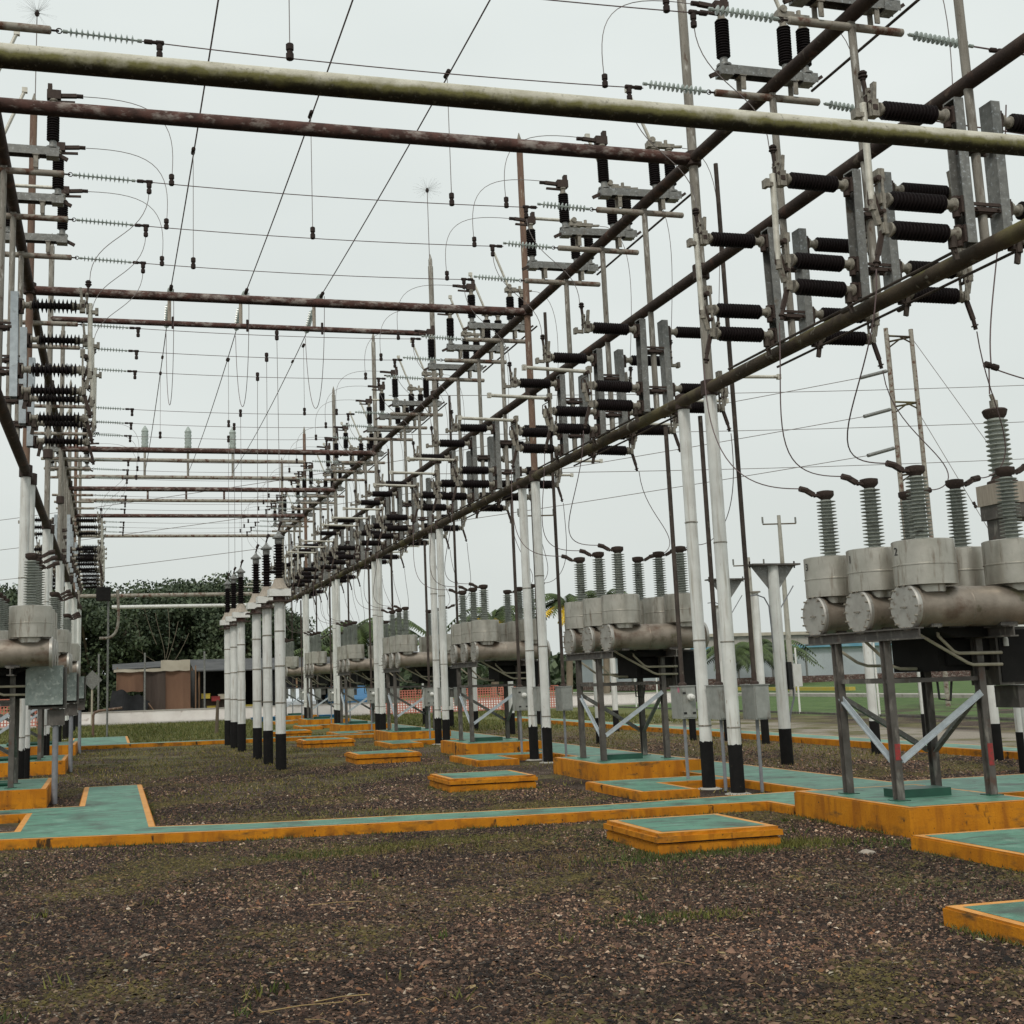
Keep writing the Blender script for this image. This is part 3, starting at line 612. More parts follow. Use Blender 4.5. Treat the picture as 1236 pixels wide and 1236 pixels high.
# ------------------------------------------------------------------ insulators and switches
INS_R = MB().lathe((0, 0, 0), (0, 0, .56), sheds(.56, 15, .070, .090), 14).mesh('insulator', 'brown porcelain')
INS_L = MB().lathe((0, 0, 0), (0, 0, .60), sheds(.60, 11, .042, .098, thick=.2), 14).mesh('insulator', 'brown porcelain')
INS_T = MB().lathe((0, 0, 0), (0, 0, .50), sheds(.50, 14, .068, .088), 14).mesh('insulator', 'brown porcelain')
FIT = MB().lathe((0, 0, 0), (0, 0, .12), [(0, .07), (.02, .07), (.03, .045), (.09, .045), (.10, .06), (.12, .06)], 12).mesh('end fitting', 'cast metal')
def vswitch(ins, open_, closed_len=.74):
    """vertical break switch on the +X side of a column, origin at column axis z=ZC"""
    e = empty('disconnect_switch')
    ch = MB(); ch.box(.15, .162, -.085, .085, .02, 1.46); ch.box(.162, .25, -.085, -.073, .02, 1.46); ch.box(.162, .25, .073, .085, .02, 1.46); ch.box(.15, .25, -.085, .085, 1.46, 1.475)
    part('base_channel', ch.mesh('base channel', 'galvanized' if ins is INS_R else 'galvanized bright'), e)
    L_ = .56 if ins is INS_R else .60
    for z in (1.31, .41, .12):
        o = part('insulator', ins, e, (.42, 0, z), (0, R(90), 0))
        part('end_fitting', FIT, o, (0, 0, -.12)); part('end_fitting', FIT, o, (0, 0, L_+.05), (R(180), 0, 0))
        br = MB(); br.box(.252, .275, -.075, .075, z-.09, z+.075); br.cyl((.285, 0, z-.12), (.285, 0, z+.085), .038, n=10)
        for sy in (-.05, .05): br.cyl((.27, sy, z+.05), (.30, sy, z+.05), .012, n=6)
        part('bearing', br.mesh('bearing', 'dark cast'), e)
    x = 1.13
    j = MB(); j.box(x-.085, x-.01, -.045, .045, 1.23, 1.40); j.bar((x-.055, 0, 1.38), (x-.075, 0, 1.58), .035, .06); j.box(x+.0, x+.022, -.05, -.03, 1.22, 1.50); j.box(x+.0, x+.022, .03, .05, 1.22, 1.50)
    j.box(x-.01, x+.03, -.03, .03, 1.44, 1.50); j.box(x+.03, x+.15, -.03, .03, 1.215, 1.26); j.box(x+.12, x+.165, -.045, .045, 1.20, 1.29); part('jaw', j.mesh('jaw', 'cast metal'), e)
    jd = MB(); jd.box(x-.07, x-.02, -.052, .052, 1.29, 1.34); jd.bar((x-.0, 0, 1.30), (x+.03, 0, 1.60), .03, .035); jd.cyl((x+.01, -.06, 1.36), (x+.01, .06, 1.36), .016, n=6); jd.cyl((x+.01, -.06, 1.46), (x+.01, .06, 1.46), .014, n=6); part('contact', jd.mesh('contact', 'dark cast'), e)
    t = MB(); t.cyl((x+.03, 0, 1.60), (x+.03, 0, 1.69), .028, n=8); t.cyl((x+.03, 0, 1.625), (x+.03, 0, 1.64), .045, n=8); t.cyl((x+.03, 0, 1.66), (x+.03, 0, 1.675), .042, n=8); part('terminal', t.mesh('terminal', 'clamp'), e)
    h = MB(); h.box(x-.055, x-.03, -.055, -.038, .06, .70); h.box(x-.055, x-.03, .038, .055, .06, .70); h.box(x-.075, x-.01, -.05, .05, .60, .70); h.box(x-.07, x-.012, -.048, .048, .36, .46); h.box(x-.07, x-.012, -.048, .048, .07, .17)
    h.bar((x+.0, 0, .16), (x+.055, 0, .40), .04, .05); h.cyl((x+.05, 0, .30), (x+.05, 0, .44), .035, n=8); part('hinge', h.mesh('hinge', 'cast metal'), e)
    hd = MB(); hd.cyl((x-.0, -.07, .60), (x-.0, .07, .60), .028, n=8); hd.cyl((x-.03, -.065, .28), (x-.03, .065, .28), .02, n=8); hd.bar((x-.03, 0, .28), (x+.04, 0, .50), .02, .03); hd.tube([(x-.02, 0, .56), (x+.08, 0, .50), (x+.09, 0, .36), (x+.02, 0, .26)], .009, 5); part('crank', hd.mesh('crank', 'dark cast'), e)
    g = MB(); g.bar((x-.03, 0, .10), (x+.04, 0, -.14), .035, .045); g.cyl((x+.04, 0, -.14), (x+.06, 0, -.25), .022, n=8); g.cyl((x+.05, 0, -.20), (x+.055, 0, -.215), .038, n=8); part('lower_terminal', g.mesh('lower terminal', 'dark cast'), e)
    b = MB()
    if open_: b.cyl((x, 0, .62), (x+.98, 0, .64), .028, n=10); b.box(x+.96, x+1.02, -.03, .03, .60, .68)
    else: b.cyl((x+.055, 0, .40), (x+.055, 0, 1.36), .034, n=10)
    part('blade', b.mesh('blade', 'blade tube'), e)
    lv = MB(); lv.bar((.36, 0, .02), (.33, 0, -.13), .05, .03); lv.cyl((.36, 0, -.02), (.36, 0, .1), .04, n=8); part('lever', lv.mesh('lever', 'rod steel'), e)
    return e
def tswitch(open_):
    """horizontal switch above the upper pipe: single insulator inward (-X), pair outward"""
    e = empty('horizontal_switch')
    ch = MB(); z = .07
    ch.box(-.72, .62, -.075, -.065, z, z+.12); ch.box(-.72, .62, .065, .075, z, z+.12); ch.box(-.72, .62, -.065, .065, z+.108, z+.12)
    part('base_channel', ch.mesh('base channel', 'galvanized'), e)
    for x in (-.42, .30):
        bk = MB(); bk.box(x-.03, x+.03, -.07, -.05, -.12, z); bk.box(x-.03, x+.03, .05, .07, -.12, z); bk.box(x-.045, x+.045, -.08, .08, z-.012, z); part('bracket', bk.mesh('bracket', 'cast metal'), e)
    for x in (-.64, .22, .49):
        co_ = MB().lathe((x, 0, z-.01), (x, 0, z+.23), [(0, .07), (.115, .075), (.125, .095), (.15, .095), (.17, .05), (.24, .05)], 14); co_.box(x-.085, x+.085, -.085, .085, z-.02, z+.10); part('bearing', co_.mesh('bearing', 'galvanized'), e)
        part('insulator', INS_T, e, (x, 0, z+.235)); part('end_fitting', FIT, e, (x, 0, z+.725))
    zt = z+.85
    j = MB(); j.box(-.74, -.55, -.05, .05, zt, zt+.13); j.bar((-.70, 0, zt+.06), (-.95, 0, zt+.08), .06, .05); j.bar((-.66, 0, zt-.03), (-.93, 0, zt-.02), .04, .03); j.box(-.62, -.56, -.045, .045, zt+.12, zt+.22); part('jaw', j.mesh('jaw', 'dark cast'), e)
    part('crank', MB().bar((-.72, 0, z+.03), (-.84, 0, z-.03), .04, .05).mesh('crank', 'dark cast'), e); part('crank', MB().bar((.62, 0, z+.05), (.72, 0, z+.12), .03, .04).mesh('crank', 'dark cast'), e)
    tm = MB(); tm.cyl((-.95, 0, zt+.08), (-1.04, 0, zt+.08), .032, n=8); part('terminal', tm.mesh('terminal', 'clamp'), e)
    h = MB(); h.box(.12, .36, -.06, .06, zt, zt+.09); h.box(.36, .58, -.045, .045, zt+.01, zt+.07); h.cyl((.2, -.08, zt+.11), (.2, .08, zt+.11), .05, n=10); h.bar((.58, 0, zt+.04), (.72, 0, zt+.05), .05, .03)
    h.cyl((.45, 0, zt+.06), (.45, 0, zt+.14), .03, n=8); part('hinge', h.mesh('hinge', 'cast metal'), e)
    b = MB()
    if open_: b.cyl((.2, 0, zt+.11), (-.13, 0, zt+.95), .026, n=10); b.box(-.17, -.09, -.03, .03, zt+.92, zt+1.0)
    else: b.cyl((.2, 0, zt+.11), (-.62, 0, zt+.11), .030, n=10)
    part('blade', b.mesh('blade', 'blade tube'), e)
    return e
PV = {(XR, 0): vswitch(INS_R, False), (XR, 1): vswitch(INS_R, True), (XL, 0): vswitch(INS_L, False), (XL, 1): vswitch(INS_L, True)}
PT = {0: tswitch(False), 1: tswitch(True)}
USED = set()
def inst(proto, loc, rz, label, cat, group):
    if id(proto) not in USED: USED.add(id(proto)); o = proto
    else: o = copy_tree(proto)
    o.location = loc; o.rotation_euler = (random.uniform(-.012, .012), random.uniform(-.012, .012), rz+random.uniform(-.03, .03)); tag(o, label, cat, group); return o

colpipe = MB().cyl((0, 0, ZC+.05), (0, 0, ZA-.05), .044, n=12).mesh('pipe', 'weathered pole')
def clampm():
    m = MB(); m.box(-.16, .16, -.075, -.055, -.02, .02); m.box(-.16, .16, .055, .075, -.02, .02); m.box(-.075, .075, -.055, .055, -.035, .035)
    for sx in (-.12, .12): m.cyl((sx, -.10, 0), (sx, .10, 0), .013, n=6)
    m.bar((-.15, -.07, .05), (.15, -.07, .05), .02, .03); return m.mesh('clamp', 'dark cast')
clampmesh = clampm()
armpipe = MB().lathe((-.80, 0, 0), (.66, 0, 0), [(0, .03), (.015, .046), (1.445, .046), (1.46, .03)], 14).mesh('arm', 'pale rust pipe')
eye = MB().tube([(-.80, 0, 0), (-.88, 0, .0)], .012, 6).tube([(-.88+.03*math.cos(a), 0, .03*math.sin(a)) for a in np.linspace(0, 6.28, 11)], .007, 5).mesh('eye', 'clamp')
for xr in (XR, XL):
    rn = ROWNAME[xr]; s = 1 if xr == XR else -1
    for i, y in enumerate(COLS):
        if xr == XL and i < 2: continue
        if xr == XR or i//3 in (1, 4, 5):
            e = empty('support_column', (xr, y, 0), 0, f'thin vertical support pipe, {ORD[i]} column from the camera in the {rn} row', 'support pipe', f'switch columns of the {rn} row')
            part('pipe', colpipe, e)
            for z in (ZC+.36, ZC+.98): part('clamp', clampmesh, e, (0, 0, z))
        if xr == XR or i >= 2:
            a = empty('crossarm', (xr, y, 8.69), 0 if s > 0 else math.pi, f'short horizontal pipe arm under the upper pipe, {ORD[i]} column, {rn} row', 'pipe arm', f'crossarms of the {rn} row')
            part('arm', armpipe, a); part('eye', eye, a)
            if xr == XR or i//3 in (1, 4): inst(PT[0 if i % 6 == 5 else 1], (xr, y, 8.86), 0 if s > 0 else math.pi, f'horizontal three-insulator switch on top of the {ORD[i]} column of the {rn} row', 'disconnect switch', f'top switches of the {rn} row')
        for side in (1, -1):
            if xr == XL and (i//3 not in (1, 4, 5) or (side == -1 and i < 9)): continue
            op = 0 if (i < 3 or (i >= 9 and i < 12 and side == 1) or 15 <= i < 18 or xr == XL) else 1
            where = 'right' if side > 0 else 'left'
            inst(PV[(xr, op)], (xr, y, ZC), 0 if side > 0 else math.pi, f'vertical switch on the {where} side of the {ORD[i]} column, {rn} row, dark horizontal insulators', 'disconnect switch', f'vertical switches of the {rn} row')
for d_ in (PV, PT):
    for q in d_.values():
        if id(q) not in USED:
            for ch in list(q.children_recursive): bpy.data.objects.remove(ch)
            bpy.data.objects.remove(q)

# gang rods along the lower pipe, diagonal stays
for k in range(7):
    c = COLS[3*k:3*k+3]
    for side, nm in ((-1, 'left'), (1, 'right')):
        x = XR+side*.35
        m = MB(); m.cyl((0, 0, 0), (0, c[2]-c[0]+1.0, 0), .016, n=8); m.cyl((0, c[1]-c[0], -.02), (0, c[1]-c[0]+.16, -.02), .03, n=8)
        o = part('gang_rod', m.mesh('gang rod', 'rod steel'), None, (x, c[0]-.02, ZC-.05 if side < 0 else ZC)); tag(o, f'dark operating rod {nm} of the lower pipe, bay {"one two three four five six seven".split()[k]} of the right row', 'operating rod', 'gang rods of the right row')
for k in range(6):
    c = COLS[3*k:3*k+3]
    o = part('gang_rod', MB().cyl((0, 0, 0), (0, c[2]-c[0]+.5, 0), .018, n=8).mesh('gang rod', 'rod steel'), None, (XR+.70, c[0]-.3, ZA+.12))
    tag(o, f'thin dark rod joining the top switches of bay {"one two three four five six seven".split()[k]} of the right row', 'operating rod', 'gang rods of the right row')

# operating rods with mechanism boxes
def box_mesh():
    m = MB(); m.box(-.11, .11, -.17, .17, 0, .45); m.box(-.125, .125, -.185, .185, .45, .462); return m.mesh('housing', 'box metal')
BOX = box_mesh()
DOOR = MB().box(-.095, .095, -.182, -.172, .02, .43).mesh('door', 'box metal')
FITT = MB().lathe((0, -.182, 0), (0, -.29, 0), [(0, .05), (.04, .05), (.05, .035), (.09, .035), (.108, .02)], 10).mesh('knob', 'white plastic')
VENT = MB().box(-.022, .022, -.19, -.183, -.014, .014).mesh('vent', 'black mark')
RODC = MB().lathe((0, 0, .46), (0, 0, .66), [(0, .06), (.03, .06), (.05, .035), (.15, .035), (.2, .02)], 10).mesh('coupling', 'dark cast')
LEG = MB().cyl((0, 0, -.97), (0, 0, 0), .024, n=8).mesh('conduit', 'grey conduit')
RODS = {}
for hgt in (3.65, 7.3): RODS[hgt] = MB().cyl((0, 0, .60), (0, 0, .6+hgt), .032, n=10).mesh('operating rod', 'rod steel')
for xr in (XR, XL):
    for k in range(1, 8):
        if xr == XL and k not in (1, 3, 5): continue
        s = 1; y0 = POLES[k]
        for q, (dx, dy, hgt, lab) in enumerate(((.0-.06, 1.32, 3.65, 'leftmost'), (.12, .56, 3.65, 'middle'), (.42, .12, 7.3, 'rightmost'))):
            if xr == XL and (q != 0 or k == 5 and q): continue
            x = xr+dx if xr == XR else xr-.02+dx*.9
            e = empty('mechanism_box', (x, y0+dy, .95), 0, f'{lab} grey metal switch box at the {ORD[k-1]} pole pair of the {ROWNAME[xr]} row', 'control box', 'switch mechanism boxes')
            part('housing', BOX, e); part('door', DOOR, e); part('coupling', RODC, e); part('conduit', LEG, e, (-.03, -.05, 0))
            if xr == XR: part('operating_rod', RODS[hgt], e)
            if q == 0:
                part('knob', FITT, e, (.02, 0, .30)); 
                for vx, vz in ((-.07, .36), (-.07, .08), (.07, .08)): part('vent', VENT, e, (vx, 0, vz))
                if k == 1 and xr == XR: part('sticker', MB().box(-.115, -.111, -.12, -.07, .37, .44).mesh('sticker', 'sticker'), e)

# ------------------------------------------------------------------ circuit breakers
BUSH = MB().lathe((0, 0, 0), (0, 0, .66), sheds(.66, 17, .062, .112, .95, .18), 18).mesh('bushing', 'grey porcelain')
BCAP = MB().lathe((0, 0, .66), (0, 0, .77), [(0, .05), (.01, .055), (.03, .08), (.05, .095), (.10, .095), (.11, .05)], 14).mesh('cap', 'dark cast')
TURR = MB().lathe((0, 0, 0), (0, 0, .52), [(0, .18), (.07, .18), (.072, .30), (.265, .30), (.268, .307), (.280, .307), (.283, .300), (.512, .300), (.52, .288)], 32).mesh('turret', 'turret paint')
def armm():
    m = MB(); m.bar((0, 0, .70), (-.17, 0, .72), .06, .025); m.bar((-.15, 0, .72), (-.24, 0, .77), .05, .05); m.cyl((-.23, 0, .77), (-.32, 0, .79), .035, n=8)
    for t in (.06, .10, .14): m.cyl((-t, 0, .69), (-t, 0, .745), .012, n=6)
    return m.mesh('terminal', 'dark cast')
ARM = armm()
TANK = MB().lathe((-.78, 0, 0), (.82, 0, 0), [(0, .195), (.03, .20), (1.57, .20), (1.6, .19)], 28).mesh('tank', 'tank paint')
ECAP = MB().lathe((0, 0, 0), (-.045, 0, 0), [(0, .238), (.03, .238), (.045, .225)], 28).mesh('end cap', 'cap paint')
def boltm():
    m = MB()
    for i in range(14):
        a = 2*math.pi*i/14; m.cyl((-.03, .213*math.cos(a), .213*math.sin(a)), (-.062, .213*math.cos(a), .213*math.sin(a)), .011, n=6)
    m.box(-.056, -.044, -.04, .04, -.012, .004)
    return m.mesh('bolts', 'cast metal')
BOLT = boltm()
FCAP = MB().lathe((0, 0, 0), (.05, 0, 0), [(0, .22), (.04, .22), (.05, .2)], 24).mesh('end cap', 'cap paint')
SEAM = MB().lathe((0, 0, 0), (.02, 0, 0), [(0, .20), (.006, .2035), (.014, .2035), (.02, .20)], 24).mesh('weld seam', 'tank paint')
FLG = MB().lathe((-.04, 0, 0), (0, 0, 0), [(0, .236), (.028, .236), (.03, .20), (.04, .20)], 28).mesh('flange', 'tank paint')
VALV = MB().cyl((0, 0, 0), (0, 0, .09), .022, n=8).cyl((-.03, 0, .05), (.03, 0, .05), .014, n=6).mesh('valve', 'white plastic')
def make_breaker():
    e = empty('circuit_breaker')
    for j, dy in enumerate((-.80, 0, .85)):
        t = part('tank', TANK, e, (0, dy, 1.905)); part('end_cap', ECAP, t, (-.775, 0, 0)); part('bolt_ring', BOLT, t, (-.785, 0, 0)); part('weld_seam', SEAM, t, (-.15, 0, 0)); part('flange', FLG, t, (-.735, 0, 0)); part('valve', VALV, t, (.32, -.03, -.20)); part('end_cap', FCAP, t, (.80, 0, 0))
        for dx in (-.54, .53):
            u = part('turret', TURR, e, (dx, dy, 2.045)); 
            b = part('bushing', BUSH, u, (0, 0, .52)); part('cap', BCAP, u, (0, 0, .52)); part('terminal', ARM, u, (0, 0, .52), (0, 0, 0 if dx < 0 else math.pi))
        m = MB(); m.box(-.60, -.48, dy-.1, dy+.1, 1.70, 1.76); m.box(.20, .40, dy-.1, dy+.1, 1.70, 1.76); part('saddle', m.mesh('saddle', 'breaker frame'), e)
    for x in (-.80, .28):
        m = MB(); m.box(x-.05, x+.05, -.98, 1.02, 1.685, 1.70); m.box(x-.05, x+.05, -.98, 1.02, 1.585, 1.60); m.box(x-.008, x+.008, -.98, 1.02, 1.60, 1.685); part('support_beam', m.mesh('support beam', 'breaker frame'), e)
        for y in (-.40, .48):
            m = MB(); m.box(x-.038, x+.038, y-.045, y-.033, .008, 1.585); m.box(x-.038, x+.038, y+.033, y+.045, .008, 1.585); m.box(x-.007, x+.007, y-.033, y+.033, .008, 1.585)
            g = part('leg', m.mesh('leg', 'breaker frame'), e); part('foot_plate', MB().box(x-.08, x+.08, y-.08, y+.08, 0, .012).mesh('foot plate', 'dark green paint'), g)
    for a, b, mt in (((-.80, .48, 1.02), (-.80, -.34, .40), 'galvanized bright'), ((-.76, -.45, .40), (.24, -.45, 1.04), 'galvanized bright'), ((.28, .44, .42), (.28, -.34, 1.02), 'galvanized'), ((.24, .53, .42), (-.76, .53, 1.02), 'galvanized')):
        part('brace', MB().bar(a, b, .06, .012, (1, 0, 0) if abs(a[0]-b[0]) < .1 else (0, 1, 0)).bar(Vector(a)+Vector((0, 0, -.025)), Vector(b)+Vector((0, 0, -.025)), .012, .06, (1, 0, 0) if abs(a[0]-b[0]) < .1 else (0, 1, 0)).mesh('brace', mt), e)
    for a, b in (((-.80, -.40, 1.18), (-.80, .48, 1.18)), ((-.80, -.40, 1.18), (.28, -.40, 1.18)), ((-.8, .48, 1.18), (.28, .48, 1.18))):
        part('tie_bar', MB().bar(a, b, .03, .045).mesh('tie bar', 'breaker frame'), e)
    m = MB(); m.box(-.10, .62, -.28, .50, 1.26, 1.66); m.box(-.02, .5, -.32, -.28, 1.32, 1.58); part('mechanism_housing', m.mesh('mechanism housing', 'dark housing'), e)
    m = MB(); m.add([(-.36, -.60, 1.70), (.52, -.60, 1.70), (.30, -.60, 1.60), (-.10, -.60, 1.60), (-.36, .6, 1.70), (.52, .6, 1.70), (.30, .6, 1.60), (-.10, .6, 1.60)], [(0, 3, 2, 1), (4, 5, 6, 7), (0, 1, 5, 4), (3, 7, 6, 2), (0, 4, 7, 3), (1, 2, 6, 5)]); part('linkage_tray', m.mesh('linkage tray', 'dark housing'), e)
    c = part('cabinet', MB().box(.50, 1.02, -.42, .02, 1.10, 1.70).mesh('cabinet', 'breaker frame'), e)
    part('door', MB().box(.53, .99, -.432, -.42, 1.13, 1.67).mesh('door', 'dark housing'), c); part('lamp', MB().lathe((.60, -.45, 1.50), (.60, -.45, 1.62), [(0, .028), (.07, .028), (.10, .018), (.12, .004)], 10).mesh('lamp', 'white plastic'), c)
    part('cabinet', MB().box(.76, 1.0, -.36, .0, .86, 1.09).mesh('cabinet', 'breaker frame'), e)
    r_ = lambda pts: MB().tube(pts, .017, 8)
    for pts in ([(-.60, -.52, 1.72), (-.5, -.50, 1.66), (.10, -.47, 1.34), (.16, -.47, 1.32), (.52, -.46, 1.315)],
                [(-.16, -.50, 1.74), (-.24, -.50, 1.68), (-.24, -.50, 1.62), (-.06, -.48, 1.46), (0, -.48, 1.44), (.52, -.47, 1.435)],
                [(-.74, .1, 1.72), (-.68, .12, 1.60), (-.40, .10, 1.33), (-.30, .10, 1.30), (.1, .1, 1.29)], [(-.74, .78, 1.70), (-.68, .76, 1.58), (-.48, .60, 1.38), (-.38, .56, 1.34), (.1, .56, 1.33)]):
        part('conduit', r_(pts).mesh('conduit', 'conduit'), e)
    part('handle', MB().tube([(-.16, -.30, 1.2), (-.15, -.30, .98), (-.02, -.30, .96), (.02, -.30, 1.2)], .012, 6).mesh('handle', 'black mark'), e)
    return e
BR = make_breaker()
nb = 0
for xr, n_, xc, yc in ((XR, 7, 8.45, 11.55), (XL, 3, -1.66, 19.42)):
    for k in range(n_):
        o = BR if nb == 0 else copy_tree(BR); nb += 1
        o.location = (xc-(.15 if (k and xr == XR) else 0), yc+PITCH*k, .265)
        lab = ('large circuit breaker with grey ribbed bushings at the right edge of the view' if (xr == XR and k == 0) else
               'circuit breaker with a mottled galvanized cabinet at the left edge of the view' if (xr == XL and k == 0) else f'{ORD[k]} circuit breaker from the camera standing under the {ROWNAME[xr]} row')
        tag(o, lab, 'circuit breaker', 'circuit breakers')
        if xr == XR and k == 0: B0 = o
        if xr == XL:
            part('cabinet', MB().box(.46, .98, -.50, -.22, 1.16, 1.72).mesh('cabinet', 'mottled box'), o, (0, 0, .0), label='mottled galvanized cabinet')
            part('leg', MB().cyl((.88, -.3, -.26), (.88, -.3, 1.16), .045, n=10).mesh('leg', 'grey conduit'), o)
# stencilled numbers on the turrets, red paint marks on the legs
for txt, dy in (('2', -.80), ('1', 0), ('3', .85)):
    cu = bpy.data.curves.new('number', 'FONT'); cu.body = txt; cu.size = .115; cu.extrude = .001; cu.align_x = 'CENTER'
    tmp = bpy.data.objects.new('number', cu); COL.objects.link(tmp); bpy.context.view_layer.update()
    me = bpy.data.meshes.new_from_object(tmp.evaluated_get(bpy.context.evaluated_depsgraph_get())); bpy.data.objects.remove(tmp); bpy.data.curves.remove(cu)
    me.materials.clear(); me.materials.append(MATS['black mark'])
    ang = R(176); dv = Vector((math.cos(ang), math.sin(ang), 0))
    part('number', me, B0, (-.54+dv.x*.304, dy+dv.y*.304, 2.045+.375), (R(90), 0, ang+R(90)))
for x, z, h in ((-.80, .40, .16), (.28, .30, .22)):
    part('painted_mark', MB().box(x-.03, x+.03, -.449, -.4465, z, z+h).mesh('painted mark', 'red mark'), B0)

# ------------------------------------------------------------------ cable termination posts in the middle
def cable_post():
    e = empty('cable_termination_post')
    part('base_band', MB().cyl((0, 0, -.1), (0, 0, .68), .104, n=20).mesh('base band', 'black base paint'), e)
    part('shaft', MB().cyl((0, 0, .68), (0, 0, 3.2), .098, n=20).mesh('shaft', 'white paint'), e)
    for z in (1.25, 1.95, 2.62): part('ring', MB().lathe((0, 0, z), (0, 0, z+.03), [(0, .098), (.004, .105), (.026, .105), (.03, .098)], 18).mesh('ring', 'cast metal'), e)
    part('mounting_plate', MB().box(-.23, .23, -.2, .2, 3.20, 3.225).mesh('mounting plate', 'dark cast'), e)
    part('neck', MB().cyl((0, 0, 3.225), (0, 0, 3.31), .12, n=12).mesh('neck', 'rust pipe'), e)
    c = part('collar_box', MB().box(-.21, .21, -.17, .17, 3.31, 3.45).mesh('collar box', 'white plastic'), e)
    part('cone', MB().lathe((0, 0, 3.45), (0, 0, 3.66), [(0, .19), (.04, .16), (.14, .11), (.21, .09)], 16).mesh('cone', 'tan box'), e)
    part('insulator', MB().lathe((0, 0, 3.66), (0, 0, 4.34), sheds(.68, 12, .062, .10, 1, .25), 16).mesh('insulator', 'brown porcelain'), e)
    part('cap', MB().lathe((0, 0, 4.34), (0, 0, 4.6), [(0, .07), (.02, .075), (.10, .075), (.11, .12), (.14, .12), (.16, .09), (.22, .03), (.26, .02)], 14).mesh('cap', 'galvanized'), e)
    part('terminal', MB().cyl((0, 0, 4.6), (.04, 0, 4.75), .018, n=8).cyl((.02, 0, 4.70), (.06, 0, 4.78), .03, n=8).mesh('terminal', 'clamp'), e)
    return e
CP = cable_post(); PY = [24.1, 26.1, 28.05, 31.5, 33.4, 35.2]
for i, y in enumerate(PY):
    o = CP if i == 0 else copy_tree(CP); o.location = (3.17, y, 0)
    tag(o, ('nearest' if i == 0 else ORD[i]) + ' white post with black foot carrying a dark ribbed cable end, middle line', 'cable post', 'cable end posts in the middle of the yard')

# ------------------------------------------------------------------ wires
def wire(name, pts, r, label, group, material='wire', clamps=(), cat='wire'):
    P = [Vector(p) for p in pts]; o = P[0]
    ob = part(name, MB().tube([p-o for p in P], r, 6).mesh(name.replace('_', ' '), material), None, o); tag(ob, label, cat, group)
    for c, d, rr, ln in clamps:
        c = Vector(c)-o; d = Vector(d).normalized()
        part('clamp', MB().lathe(c-d*ln/2, c+d*ln/2, [(0, rr*.7), (.01, rr), (ln*.4, rr), (ln*.42, rr*.75), (ln*.58, rr*.75), (ln*.6, rr), (ln-.01, rr), (ln, rr*.7)], 8).mesh('clamp', 'clamp'), ob)
    return ob
def sag(a, b, s, n=14):
    a = Vector(a); b = Vector(b); return [a.lerp(b, t/n)-Vector((0, 0, s*4*(t/n)*(1-t/n))) for t in range(n+1)]
def bez(p, n=16):
    p = [Vector(q) for q in p]; res = []
    for i in range(n+1):
        q = list(p); t = i/n
        while len(q) > 1: q = [q[j].lerp(q[j+1], t) for j in range(len(q)-1)]
        res.append(q[0])
    return res
def string_mesh(n, rs, L_):
    m = MB().cyl((0, 0, 0), (L_, 0, 0), .011, n=6)
    for i in range(n):
        x = L_*(.12+.76*i/(n-1)); m.lathe((x-.012, 0, 0), (x+.014, 0, 0), [(0, .016), (.009, rs*.9), (.012, rs), (.026, .018)], 12)
    for x in (.02, L_-.05): m.cyl((x, 0, 0), (x+.05, 0, 0), .022, n=8)
    return m.mesh('insulator string', 'glass disc')
STR = string_mesh(12, .055, .86); STRY = string_mesh(9, .075, 1.15)
def zX(y): return 8.67
BAY = 'one two three four five six seven'.split()
for i, y in enumerate(COLS):
    if i < 1: continue
    z = 8.69; o_ = ORD[i]
    xl0, xr0 = XL+.90, XR-.90
    s1 = part('insulator_string', STR, None, (xl0, y, z), (0, R(2), 0)); tag(s1, f'string of thin glass discs at the left end of the cross wire of column {i+1} pair', 'insulator string', 'glass strings on the cross wires'); s1['label'] = f'thin glass disc string at the left end of the {o_} cross wire'
    s2 = part('insulator_string', STR, None, (xr0, y, z), (0, R(180+2), 0)); tag(s2, f'thin glass disc string at the right end of the {o_} cross wire', 'insulator string', 'glass strings on the cross wires')
    a = (xl0+.86, y, z-.03); b = (xr0-.86, y, z-.03)
    dr = MB()
    wire('bus_wire', sag(a, b, .05), .0065, f'{o_} thin wire crossing between the rows from the camera', 'cross wires', 'wire', [((a[0]+.13, y, z-.03), (1, 0, 0), .028, .22), ((b[0]-.13, y, z-.03), (1, 0, 0), .028, .22), ((a[0]+.19, y, z-.13), (0, 0, 1), .035, .16), ((b[0]-.19, y, z-.13), (0, 0, 1), .035, .16)])
    # arcs from the switch terminals to the wire
    zt = 8.86+.92+.08
    for sx, x0, nm in ((1, XL+1.04, 'left'), (-1, XR-1.04, 'right')):
        if nm == 'left' and i//3 not in (1, 4): continue
        x1 = x0+sx*1.25
        wire('jumper_wire', bez([(x0, y, zt), (x0+sx*.75, y, zt+.02), (x1+sx*.08, y, zt-.05), (x1, y, z+.5), (x1-sx*.03, y, z-.02)]), .0055, f'arched jumper wire at the {nm} end of the {o_} cross wire', 'arched jumpers', 'dropper wire', [((x1-sx*.03, y, z+.02), (0, 0, 1), .038, .17)])
        # S curves down to the vertical switches
        xc = (a[0]+.19) if nm == 'left' else (b[0]-.19)
        xt = XL+1.16 if nm == 'left' else XR-1.16
        wire('jumper_wire', bez([(xc, y, z-.18), (xc-sx*.02, y, z-.9), (xt+sx*.0, y, z-.85), (xt, y, 7.17)]), .0055, f'S-shaped wire below the {nm} end of the {o_} cross wire', 'S-shaped droppers', 'dropper wire')
        if nm == 'right': 
            wire('jumper_wire', bez([(XR+.72, y, 9.82), (XR+1.5, y, 9.9), (XR+1.25, y, 8.2), (XR+1.16, y, 7.17)]), .0055, f'wire looping down on the right of the {o_} column, right row', 'outer loops of the right row', 'dropper wire')
